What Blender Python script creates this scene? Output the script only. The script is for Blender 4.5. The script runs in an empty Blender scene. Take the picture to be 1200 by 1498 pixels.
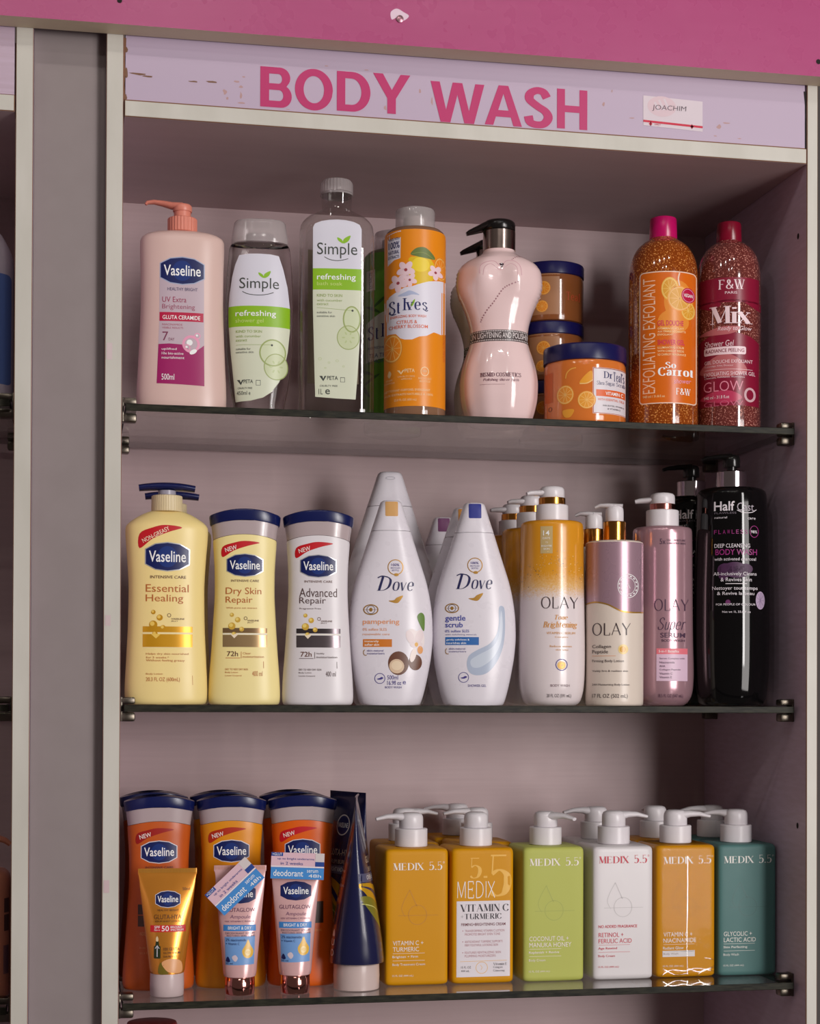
import bpy, bmesh, math, random
from mathutils import Vector, Matrix
from mathutils.geometry import tessellate_polygon

random.seed(7)
C = bpy.context.scene.collection
SC = bpy.context.scene
PI = math.pi

# ------------------------------------------------------------------ camera
cam = bpy.data.cameras.new('camera')
cam_ob = bpy.data.objects.new('camera', cam)
C.objects.link(cam_ob)
CAM = Vector((-.04436, -1.63124, .01432))
YAW, PITCH, ROLL = .1972, .01086, .00365
r0 = Vector((math.cos(YAW), -math.sin(YAW), 0))
f0 = Vector((math.sin(YAW), math.cos(YAW), 0))
fw = f0 * math.cos(PITCH) + Vector((0, 0, 1)) * math.sin(PITCH)
u0 = -f0 * math.sin(PITCH) + Vector((0, 0, 1)) * math.cos(PITCH)
rr = r0 * math.cos(ROLL) + u0 * math.sin(ROLL)
uu = -r0 * math.sin(ROLL) + u0 * math.cos(ROLL)
mw = Matrix((rr, uu, -fw)).transposed().to_4x4()
mw.translation = CAM
cam_ob.matrix_world = mw
cam.sensor_fit = 'VERTICAL'
cam.sensor_height = 36.0
cam.lens = 2467.874 / 1498 * 36.0
cam.shift_x = 0.0
cam.shift_y = (992.63 - 749) / 1498
cam.clip_start = .01
SC.camera = cam_ob

# ------------------------------------------------------------------ light, world, exposure
SC.view_settings.view_transform = 'Standard'
SC.view_settings.look = 'None'
SC.view_settings.gamma = 1.0
SC.view_settings.exposure = 0.0
SC.view_settings.use_curve_mapping = False
w = bpy.data.worlds.new('world')
SC.world = w
w.use_nodes = True
bg = w.node_tree.nodes['Background']
bg.inputs['Color'].default_value = (.66, .54, .50, 1)
bg.inputs['Strength'].default_value = .12

def area(name, loc, target, sx, sy, power, col):
    l = bpy.data.lights.new(name, 'AREA')
    l.shape = 'RECTANGLE'; l.size = sx; l.size_y = sy
    l.energy = power; l.color = col
    o = bpy.data.objects.new(name, l); C.objects.link(o)
    o.location = loc
    d = Vector(target) - Vector(loc)
    o.rotation_euler = d.to_track_quat('-Z', 'Y').to_euler()
    return o

def bulb(name, loc, power, rad, col):
    l = bpy.data.lights.new(name, 'POINT')
    l.energy = power; l.shadow_soft_size = rad; l.color = col
    o = bpy.data.objects.new(name, l); C.objects.link(o); o.location = loc
    return o

# tall shop window to the right, behind the photographer, the ceiling lamps and the wide shop front further back
area('shop_window_light', (1.30, -2.30, .55), (.35, .1, .10), .26, 1.25, 22, (1, .97, .95))
area('shop_front_light', (2.0, -3.2, .05), (.3, .1, 0), 1.4, 1.6, 62, (1, .945, .92))
for bx, by, bz in ((-.35, -1.35, 1.50), (.15, -1.35, 1.50), (.62, -1.35, 1.50), (-.35, -2.35, 1.50), (.15, -2.35, 1.50), (-.85, -1.05, 1.45)):
    bulb('ceiling_spot_light', (bx, by, bz), 5.2, .028, (1, .94, .88))

# ------------------------------------------------------------------ materials
def lin(c):
    c = c / 255.0
    return c / 12.92 if c <= .04045 else ((c + .055) / 1.055) ** 2.4

GAIN = 1.08
_mats = {}
def M(rgb, rough=.4, metal=0.0, gain=None, trans=0.0, ior=1.45, coat=0.0, name=None, spec=.5, alpha=1.0, vary=True, sss=0.0):
    key = (rgb, rough, metal, gain, trans, ior, coat, spec, alpha, name, sss)
    if key in _mats: return _mats[key]
    g = GAIN if gain is None else gain
    m = bpy.data.materials.new(name or 'plastic_%d_%d_%d' % rgb)
    m.use_nodes = True
    nt = m.node_tree
    b = nt.nodes['Principled BSDF']
    col = tuple(min(.88, lin(c) * g) for c in rgb) + (1,)
    b.inputs['Base Color'].default_value = col
    b.inputs['Roughness'].default_value = rough
    b.inputs['Metallic'].default_value = metal
    b.inputs['IOR'].default_value = ior
    b.inputs['Transmission Weight'].default_value = trans
    b.inputs['Coat Weight'].default_value = coat
    b.inputs['Coat Roughness'].default_value = .05
    b.inputs['Specular IOR Level'].default_value = spec
    b.inputs['Alpha'].default_value = alpha
    if sss:
        b.inputs['Subsurface Weight'].default_value = sss
        b.inputs['Subsurface Radius'].default_value = (1, .7, .5)
        b.inputs['Subsurface Scale'].default_value = .004
    if vary and not trans:
        tc = nt.nodes.new('ShaderNodeTexCoord')
        n = nt.nodes.new('ShaderNodeTexNoise'); n.inputs['Scale'].default_value = 60
        n.inputs['Detail'].default_value = 2
        mr = nt.nodes.new('ShaderNodeMapRange')
        mr.inputs['To Min'].default_value = max(0.02, rough - .04)
        mr.inputs['To Max'].default_value = min(1, rough + .04)
        nt.links.new(tc.outputs['Object'], n.inputs['Vector'])
        nt.links.new(n.outputs['Fac'], mr.inputs['Value'])
        nt.links.new(mr.outputs['Result'], b.inputs['Roughness'])
    _mats[key] = m
    return m

def nodes_of(m):
    nt = m.node_tree
    return nt, nt.nodes['Principled BSDF']

def add_noise(m, scale, c1, c2, lo=.35, hi=.65, stretch=(1, 1, 1), detail=6, bump=0.0, gain=None):
    """colour varies between c1 and c2 with a noise in object space"""
    g = GAIN if gain is None else gain
    nt, b = nodes_of(m)
    tc = nt.nodes.new('ShaderNodeTexCoord')
    mp = nt.nodes.new('ShaderNodeMapping'); mp.inputs['Scale'].default_value = stretch
    n = nt.nodes.new('ShaderNodeTexNoise'); n.inputs['Scale'].default_value = scale; n.inputs['Detail'].default_value = detail
    cr = nt.nodes.new('ShaderNodeValToRGB')
    cr.color_ramp.elements[0].position = lo; cr.color_ramp.elements[1].position = hi
    cr.color_ramp.elements[0].color = tuple(min(.88, lin(c) * g) for c in c1) + (1,)
    cr.color_ramp.elements[1].color = tuple(min(.88, lin(c) * g) for c in c2) + (1,)
    nt.links.new(tc.outputs['Object'], mp.inputs['Vector'])
    nt.links.new(mp.outputs['Vector'], n.inputs['Vector'])
    nt.links.new(n.outputs['Fac'], cr.inputs['Fac'])
    nt.links.new(cr.outputs['Color'], b.inputs['Base Color'])
    if bump:
        bp = nt.nodes.new('ShaderNodeBump'); bp.inputs['Strength'].default_value = bump; bp.inputs['Distance'].default_value = .001
        nt.links.new(n.outputs['Fac'], bp.inputs['Height'])
        nt.links.new(bp.outputs['Normal'], b.inputs['Normal'])
    return m

def sheet_glass(name, tint, refl=1.0, rough=.01, ior=1.5, density=0.0, dcol=(1, 1, 1)):
    """clear sheet: tinted see-through mixed with a Fresnel reflection, optionally a milky share"""
    m = bpy.data.materials.new(name); m.use_nodes = True
    nt = m.node_tree; nt.nodes.clear()
    out = nt.nodes.new('ShaderNodeOutputMaterial')
    tr = nt.nodes.new('ShaderNodeBsdfTransparent'); tr.inputs['Color'].default_value = tint + (1,)
    gl = nt.nodes.new('ShaderNodeBsdfGlossy'); gl.inputs['Roughness'].default_value = rough
    gl.inputs['Color'].default_value = (refl, refl, refl, 1)
    lw = nt.nodes.new('ShaderNodeLayerWeight'); lw.inputs['Blend'].default_value = .5
    pw = nt.nodes.new('ShaderNodeMath'); pw.operation = 'POWER'; pw.inputs[1].default_value = 5
    f0_ = ((ior - 1) / (ior + 1)) ** 2
    fr = nt.nodes.new('ShaderNodeMath'); fr.operation = 'MULTIPLY_ADD'; fr.inputs[1].default_value = 1 - f0_; fr.inputs[2].default_value = f0_
    nt.links.new(lw.outputs['Facing'], pw.inputs[0]); nt.links.new(pw.outputs[0], fr.inputs[0])
    mix = nt.nodes.new('ShaderNodeMixShader')
    src = tr
    if density:
        df = nt.nodes.new('ShaderNodeBsdfDiffuse'); df.inputs['Color'].default_value = dcol + (1,)
        m2 = nt.nodes.new('ShaderNodeMixShader'); m2.inputs['Fac'].default_value = density
        nt.links.new(tr.outputs[0], m2.inputs[1]); nt.links.new(df.outputs[0], m2.inputs[2]); src = m2
    nt.links.new(fr.outputs[0], mix.inputs['Fac'])
    nt.links.new(src.outputs[0], mix.inputs[1]); nt.links.new(gl.outputs[0], mix.inputs[2])
    nt.links.new(mix.outputs[0], out.inputs['Surface'])
    return m

# ------------------------------------------------------------------ mesh helpers
def finish(bm, name, mats, parent=None, sharp=38, smooth=True, recalc=True):
    if recalc: bmesh.ops.recalc_face_normals(bm, faces=bm.faces)
    if smooth:
        lim = math.radians(sharp)
        for f in bm.faces: f.smooth = True
        for e in bm.edges:
            if len(e.link_faces) == 2 and e.calc_face_angle(0) > lim: e.smooth = False
    me = bpy.data.meshes.new(name); bm.to_mesh(me); bm.free()
    if not isinstance(mats, (list, tuple)): mats = [mats]
    for m in mats: me.materials.append(m)
    o = bpy.data.objects.new(name, me); C.objects.link(o)
    if parent is not None: o.parent = parent
    return o

def box(bm, x0, x1, y0, y1, z0, z1, mi=0, bevel=0.0):
    r = bmesh.ops.create_cube(bm, size=1)
    vs = r['verts']
    for v in vs:
        v.co = Vector(((x0 + x1) / 2 + v.co.x * (x1 - x0), (y0 + y1) / 2 + v.co.y * (y1 - y0), (z0 + z1) / 2 + v.co.z * (z1 - z0)))
    fs = set(f for v in vs for f in v.link_faces)
    for f in fs: f.material_index = mi
    if bevel:
        es = list(set(e for v in vs for e in v.link_edges))
        bmesh.ops.bevel(bm, geom=es, offset=bevel, segments=2, affect='EDGES', profile=.5)

def thing(name, label, cat, loc, rz=0.0, group=None):
    o = bpy.data.objects.new(name, None); C.objects.link(o)
    o.empty_display_size = .02
    o.location = loc; o.rotation_euler = (0, 0, rz)
    o['label'] = label; o['category'] = cat
    if group: o['group'] = group
    return o

def tag(o, label, cat, group=None):
    o['label'] = label; o['category'] = cat
    if group: o['group'] = group
    return o

def dup(root, loc, rz, label, skip=(), group=None):
    r = root.copy(); C.objects.link(r); r.location = loc; r.rotation_euler = (0, 0, rz); r['label'] = label
    if group: r['group'] = group
    for ch in list(root.children):
        if ch.name.split('.')[0] in skip: continue
        c = ch.copy(); C.objects.link(c); c.parent = r
        for g in list(ch.children):
            d = g.copy(); C.objects.link(d); d.parent = c
    return r

class Shape:
    """a stack of super-ellipse rings: rows of (z, half width, half depth[, exponent[, arch]])"""
    def __init__(s, rows, e=2.0, lin_=False, mod=None):
        rows = sorted(rows, key=lambda r: r[0])
        s.z = [r[0] for r in rows]
        s.cols = [[r[1] for r in rows], [r[2] for r in rows],
                  [(r[3] if len(r) > 3 else e) for r in rows], [(r[4] if len(r) > 4 else 0.0) for r in rows]]
        s.mod = mod
        s.tan = []
        n = len(rows)
        for c in s.cols:
            d = [(c[i + 1] - c[i]) / max(1e-9, s.z[i + 1] - s.z[i]) for i in range(n - 1)]
            t = [0.0] * n
            if not lin_ and n > 1:
                t[0] = d[0]; t[-1] = d[-1]
                for i in range(1, n - 1):
                    if d[i - 1] * d[i] <= 0: t[i] = 0.0
                    else:
                        h0 = s.z[i] - s.z[i - 1]; h1 = s.z[i + 1] - s.z[i]
                        w1 = 2 * h1 + h0; w2 = h1 + 2 * h0
                        t[i] = (w1 + w2) / (w1 / d[i - 1] + w2 / d[i])
            s.tan.append(t)
        s.lin_ = lin_
    def ev(s, k, z):
        Z = s.z; c = s.cols[k]
        if z <= Z[0]: return c[0]
        if z >= Z[-1]: return c[-1]
        i = 0
        while Z[i + 1] < z: i += 1
        h = max(1e-9, Z[i + 1] - Z[i]); t = (z - Z[i]) / h
        if s.lin_: return c[i] + (c[i + 1] - c[i]) * t
        t2 = t * t; t3 = t2 * t
        return ((2 * t3 - 3 * t2 + 1) * c[i] + (t3 - 2 * t2 + t) * h * s.tan[k][i]
                + (-2 * t3 + 3 * t2) * c[i + 1] + (t3 - t2) * h * s.tan[k][i + 1])
    def front(s, x, z):
        a = s.ev(0, z); b = s.ev(1, z); e = s.ev(2, z)
        u = min(.985, abs(x) / max(a, 1e-6))
        return b * (1 - u ** e) ** (1 / e)
    def zs(s, step):
        out = []
        for i in range(len(s.z) - 1):
            h = s.z[i + 1] - s.z[i]
            m = 1 if s.lin_ else max(1, int(math.ceil(h / step)))
            for j in range(m): out.append(s.z[i] + h * j / m)
        out.append(s.z[-1]); return out
    def add(s, bm, n=64, step=.004, off=(0, 0, 0), mi=0, grow=0.0, z0=None, z1=None, caps=True, ribs=None):
        zs = s.zs(step)
        if z0 is not None: zs = [z0] + [z for z in zs if z0 < z < z1] + [z1]
        rings = []
        for z in zs:
            a = s.ev(0, z) + grow; b = s.ev(1, z) + grow; e = s.ev(2, z); wv = s.ev(3, z)
            ring = []
            for i in range(n):
                t = 2 * PI * i / n
                ct, st = math.cos(t), math.sin(t)
                x = a * math.copysign(abs(ct) ** (2 / e), ct)
                y = b * math.copysign(abs(st) ** (2 / e), st)
                if ribs and (i * ribs[0] * 2 // n) % 2: x *= 1 + ribs[1]; y *= 1 + ribs[1]
                if s.mod: x, y = s.mod(x, y, z, a, b)
                zz = z + (wv * (1 - (x / max(a, 1e-6)) ** 2) if wv else 0)
                ring.append(bm.verts.new((x + off[0], y + off[1], zz + off[2])))
            rings.append(ring)
        fs = []
        for k in range(len(rings) - 1):
            for i in range(n):
                j = (i + 1) % n
                fs.append(bm.faces.new((rings[k][i], rings[k][j], rings[k + 1][j], rings[k + 1][i])))
        if caps:
            fs.append(bm.faces.new(list(reversed(rings[0])))); fs.append(bm.faces.new(rings[-1]))
        for f in fs: f.material_index = mi
        return s

def solid(name, rows, mat, parent, e=2.0, lin_=False, n=64, step=.004, off=(0, 0, 0), ribs=None, mod=None, sharp=38):
    bm = bmesh.new(); Shape(rows, e, lin_, mod).add(bm, n, step, off, ribs=ribs)
    return finish(bm, name, mat, parent, sharp)

def lathe(bm, prof, off=(0, 0, 0), n=40, mi=0, ribs=None):
    """prof of (radius, z)"""
    Shape([(z, r, r) for r, z in prof], 2.0, True).add(bm, n, .01, off, mi, ribs=ribs)

def sweep(bm, pts, rad, n=14, mi=0):
    """tube of elliptic sections (half width sideways, half height) along pts"""
    pts = [Vector(p) for p in pts]
    rings = []
    for i, p in enumerate(pts):
        d = (pts[min(i + 1, len(pts) - 1)] - pts[max(i - 1, 0)]).normalized()
        side = d.cross(Vector((0, 0, 1)))
        if side.length < 1e-4: side = Vector((0, 1, 0))
        side.normalize(); up = side.cross(d).normalized()
        rw, rh = rad[i]
        rings.append([bm.verts.new(p + side * rw * math.cos(2 * PI * j / n) + up * rh * math.sin(2 * PI * j / n)) for j in range(n)])
    fs = []
    for k in range(len(rings) - 1):
        for i in range(n):
            j = (i + 1) % n
            fs.append(bm.faces.new((rings[k][i], rings[k][j], rings[k + 1][j], rings[k + 1][i])))
    fs.append(bm.faces.new(list(reversed(rings[0])))); fs.append(bm.faces.new(rings[-1]))
    for f in fs: f.material_index = mi

# ------------------------------------------------------------------ lettering
_tc = bpy.data.curves.new('lettering', 'FONT')
_tc.resolution_u = 3
_to = bpy.data.objects.new('lettering', _tc)
_tcache = {}
def text_tris(s, bold):
    k = (s, bold)
    if k not in _tcache:
        _tc.body = s; _tc.offset = bold * .32; _tc.size = 1.0
        me = _to.to_mesh()
        me.calc_loop_triangles()
        vs = [(v.co.x, v.co.y) for v in me.vertices]
        tr = [tuple(t.vertices) for t in me.loop_triangles]
        _to.to_mesh_clear()
        _tcache[k] = ([[vs[a] for a in t] for t in tr])
    return _tcache[k]

GL = {
'A': 't .02,0 .38,1;k .36,1 .74,0;t .15,.35 .6,.35', 'B': 'k .12,0 .12,1;s .12,1 .4,.98 .53,.76 .4,.55 .12,.53;s .12,.53 .45,.52 .6,.27 .45,.02 .12,0',
'C': 's .72,.78 .62,.95 .42,1 .15,.84 .05,.5 .15,.16 .42,0 .62,.05 .74,.24', 'D': 'k .12,0 .12,1;s .12,1 .45,.97 .7,.78 .76,.5 .7,.22 .45,.03 .12,0',
'E': 'k .12,0 .12,1;t .12,1 .6,1;t .12,.52 .5,.52;t .12,0 .62,0;t .6,1 .6,.82;t .62,0 .62,.2;t .5,.62 .5,.42', 'F': 'k .12,0 .12,1;t .12,1 .6,1;t .12,.52 .5,.52;t .6,1 .6,.82',
'G': 's .72,.78 .62,.95 .42,1 .15,.84 .05,.5 .15,.16 .42,0 .62,.05 .74,.2;k .74,.42 .74,.06;t .54,.42 .86,.42', 'H': 'k .12,0 .12,1;k .7,0 .7,1;t .12,.52 .7,.52',
'I': 'k .12,0 .12,1', 'L': 'k .12,0 .12,1;t .12,0 .58,0;t .58,0 .58,.2', 'M': 't .1,0 .12,1;k .14,1 .46,.04;t .46,.04 .8,1;k .82,1 .84,0',
'N': 't .1,0 .1,1;k .1,1 .7,0;t .7,0 .7,1', 'O': 's .42,1 .14,.84 .05,.5 .14,.16 .42,0 .7,.16 .79,.5 .7,.84 .42,1', 'P': 'k .12,0 .12,1;s .12,1 .45,.98 .58,.74 .45,.5 .12,.48',
'R': 'k .12,0 .12,1;s .12,1 .45,.98 .58,.76 .45,.53 .12,.5;k .34,.5 .7,0', 'S': 's .56,.8 .46,.96 .28,1 .1,.9 .08,.72 .3,.54 .52,.4 .6,.22 .48,.04 .28,0 .1,.06 .04,.24',
'T': 't .02,1 .72,1;k .37,0 .37,1;t .02,1 .02,.8;t .72,1 .72,.8', 'U': 'k .12,1 .12,.3;s .12,.34 .2,.06 .4,0 .6,.06 .66,.34;t .66,.3 .66,1', 'V': 'k .02,1 .38,0;t .38,0 .72,1',
'W': 'k .02,1 .3,0;t .3,0 .52,1;k .5,1 .76,0;t .76,0 1.02,1', 'X': 'k .04,1 .68,0;t .04,0 .66,1', 'Y': 'k .02,1 .36,.46;t .36,.46 .7,1;k .36,0 .36,.48',
'&': 's .78,.5 .62,.16 .34,0 .1,.14 .14,.36 .42,.62 .46,.86 .32,1 .2,.86 .28,.6 .82,.02', '5': 't .16,1 .54,1;t .16,1 .13,.54;s .13,.54 .34,.64 .54,.52 .58,.3 .46,.06 .24,0 .08,.1',
'.': 'k .1,0 .1,.1', '+': 't .04,.5 .56,.5;t .3,.22 .3,.78', "'": 'k .06,1 .06,.8', '-': 't .04,.4 .36,.4',
'a': 's .1,.52 .2,.66 .36,.64 .44,.5 .44,.1;s .44,.4 .2,.36 .08,.2 .16,.02 .32,.04 .44,.2;t .44,.1 .54,.0', 'c': 's .48,.52 .38,.66 .24,.66 .08,.5 .06,.3 .14,.08 .3,0 .48,.12',
'e': 't .06,.36 .5,.36;s .5,.36 .46,.58 .3,.67 .12,.58 .06,.33 .14,.08 .32,0 .5,.1', 'g': 's .26,.66 .1,.6 .08,.4 .26,.28 .42,.4 .42,.56 .26,.66;s .2,.28 .1,.18 .3,.08 .5,-.02 .44,-.2 .24,-.26 .06,-.18 .1,-.02 .3,.08;t .4,.6 .54,.66',
'h': 'k .1,0 .1,1;s .1,.5 .26,.66 .42,.62 .46,.45;k .46,.5 .46,0', 'i': 'k .1,0 .1,.64;k .1,.84 .1,.94', 'l': 'k .1,0 .1,1', 'n': 'k .1,0 .1,.64;s .1,.5 .26,.66 .42,.62 .46,.45;k .46,.5 .46,0',
'o': 's .3,.67 .12,.58 .06,.33 .12,.08 .3,0 .48,.08 .54,.33 .48,.58 .3,.67', 'p': 'k .1,-.3 .1,.64;s .1,.5 .28,.66 .46,.58 .52,.33 .46,.08 .28,0 .1,.14', 'r': 'k .1,0 .1,.64;s .1,.44 .22,.64 .38,.62',
's': 's .38,.52 .26,.66 .1,.6 .08,.46 .26,.34 .4,.2 .34,.04 .2,0 .06,.12', 't': 'k .16,.1 .16,.86;t .02,.64 .34,.64;s .16,.14 .22,.02 .36,.06', 'u': 'k .1,.64 .1,.2;s .1,.2 .16,.02 .32,.02 .46,.18;k .46,.64 .46,0',
'v': 'k .02,.64 .26,0;t .26,0 .48,.64', 'x': 'k .04,.64 .48,0;t .04,0 .46,.64', 'b': 'k .1,0 .1,1;s .1,.5 .28,.66 .46,.58 .52,.33 .46,.08 .28,0 .1,.14', 'm': 'k .1,0 .1,.64;s .1,.5 .24,.66 .36,.6 .38,.45;k .38,.5 .38,0;s .38,.5 .52,.66 .64,.6 .66,.45;k .66,.5 .66,0',
'd': 'k .48,0 .48,1;s .48,.5 .3,.66 .12,.58 .06,.33 .12,.08 .3,0 .48,.14', 'y': 'k .02,.64 .26,0;t .48,.64 .26,0;s .26,.04 .18,-.2 .02,-.28', 'D^': '',
}
def smooth_pts(p, m=5):
    out = []
    n = len(p); closed = p[0] == p[-1]
    for i in range(n - 1):
        p0 = p[i - 1] if i > 0 else (p[-2] if closed else p[0]); p1 = p[i]; p2 = p[i + 1]
        p3 = p[i + 2] if i + 2 < n else (p[1] if closed else p[-1])
        for j in range(m):
            t = j / m
            out.append(tuple(.5 * (2 * p1[k] + (p2[k] - p0[k]) * t + (2 * p0[k] - 5 * p1[k] + 4 * p2[k] - p3[k]) * t * t
                                   + (3 * p1[k] - p0[k] - 3 * p2[k] + p3[k]) * t ** 3) for k in (0, 1)))
    out.append(p[-1]); return out

def strip(pts, wid):
    """quads along a polyline; wid = full width at each point"""
    n = len(pts); L = []
    for i in range(n):
        a = pts[max(0, i - 1)]; b = pts[min(n - 1, i + 1)]
        dx, dy = b[0] - a[0], b[1] - a[1]; q = math.hypot(dx, dy) or 1
        nx, ny = -dy / q, dx / q; h = wid[i] / 2
        L.append(((pts[i][0] + nx * h, pts[i][1] + ny * h), (pts[i][0] - nx * h, pts[i][1] - ny * h)))
    return [[L[i][0], L[i + 1][0], L[i + 1][1], L[i][1]] for i in range(n - 1)]

def stroke_text(s, thick, thin, serif, slant, ext=0.0):
    polys = []; order = []; si = 0; x = 0.0
    for ch in s:
        if ch == ' ': x += .34; continue
        g = GL.get(ch)
        if not g: x += .3; continue
        mx = 0
        for st in g.split(';'):
            mode, rest = st[0], st[2:]
            p = [tuple(float(v) for v in q.split(',')) for q in rest.split()]
            if mode == 's':
                p = smooth_pts(p)
                wd = []
                for i in range(len(p)):
                    a = p[max(0, i - 1)]; b = p[min(len(p) - 1, i + 1)]
                    dx, dy = b[0] - a[0], b[1] - a[1]; q = math.hypot(dx, dy) or 1
                    wd.append(thin + (thick - thin) * abs(dy / q) ** 2)
            else:
                v = thick if mode == 'k' else thin
                wd = [v, v]
            mx = max(mx, max(q[0] for q in p))
            if ext and mode != 's':
                (ax_, ay_), (bx_, by_) = p; q = math.hypot(bx_ - ax_, by_ - ay_); ex, ey = (bx_ - ax_) / q * ext, (by_ - ay_) / q * ext
                p = [(ax_ - ex, ay_ - ey), (bx_ + ex, by_ + ey)]
            P = [(q[0] + x, q[1]) for q in p]
            k0 = len(polys)
            polys += strip(P, wd)
            nser = 0
            if serif and mode in 'kt' and abs(p[0][1] - p[1][1]) > .3:
                for q, o in ((P[0], P[1]), (P[1], P[0])):
                    if abs(q[1]) < .02 or q[1] > .98 or abs(q[1] - .64) < .01 or q[1] < -.25:
                        half = (serif + v) / 2; nser += 1
                        polys.append([(q[0] - half, q[1] + thin * .5), (q[0] + half, q[1] + thin * .5), (q[0] + half, q[1] - thin * .5), (q[0] - half, q[1] - thin * .5)])
            order += [si % 5] * (len(polys) - k0 - nser) + [5 + j % 2 for j in range(nser)]; si += 1
        x += mx + .16 + (serif * .35 if serif else 0)
    if slant: polys = [[(a + slant * b, b) for a, b in p] for p in polys]
    return polys, order

# ------------------------------------------------------------------ printed surfaces that follow a shape
def clip_half(p, ax, v, keep_less):
    out = []
    n = len(p)
    for i in range(n):
        a, b = p[i], p[(i + 1) % n]
        ia = (a[ax] <= v) == keep_less or a[ax] == v
        ib = (b[ax] <= v) == keep_less or b[ax] == v
        if ia: out.append(a)
        if ia != ib and a[ax] != b[ax]:
            t = (v - a[ax]) / (b[ax] - a[ax])
            out.append((a[0] + (b[0] - a[0]) * t, a[1] + (b[1] - a[1]) * t))
    return out

def dice(p, ax, step):
    lo = min(q[ax] for q in p); hi = max(q[ax] for q in p)
    if hi - lo <= step * 1.2: return [p]
    out = []
    k = math.floor(lo / step) + 1
    rest = p
    while k * step < hi - step * .05:
        v = k * step
        a = clip_half(rest, ax, v, True)
        if len(a) >= 3: out.append(a)
        rest = clip_half(rest, ax, v, False)
        if len(rest) < 3: break
        k += 1
    if len(rest) >= 3: out.append(rest)
    return out

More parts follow.
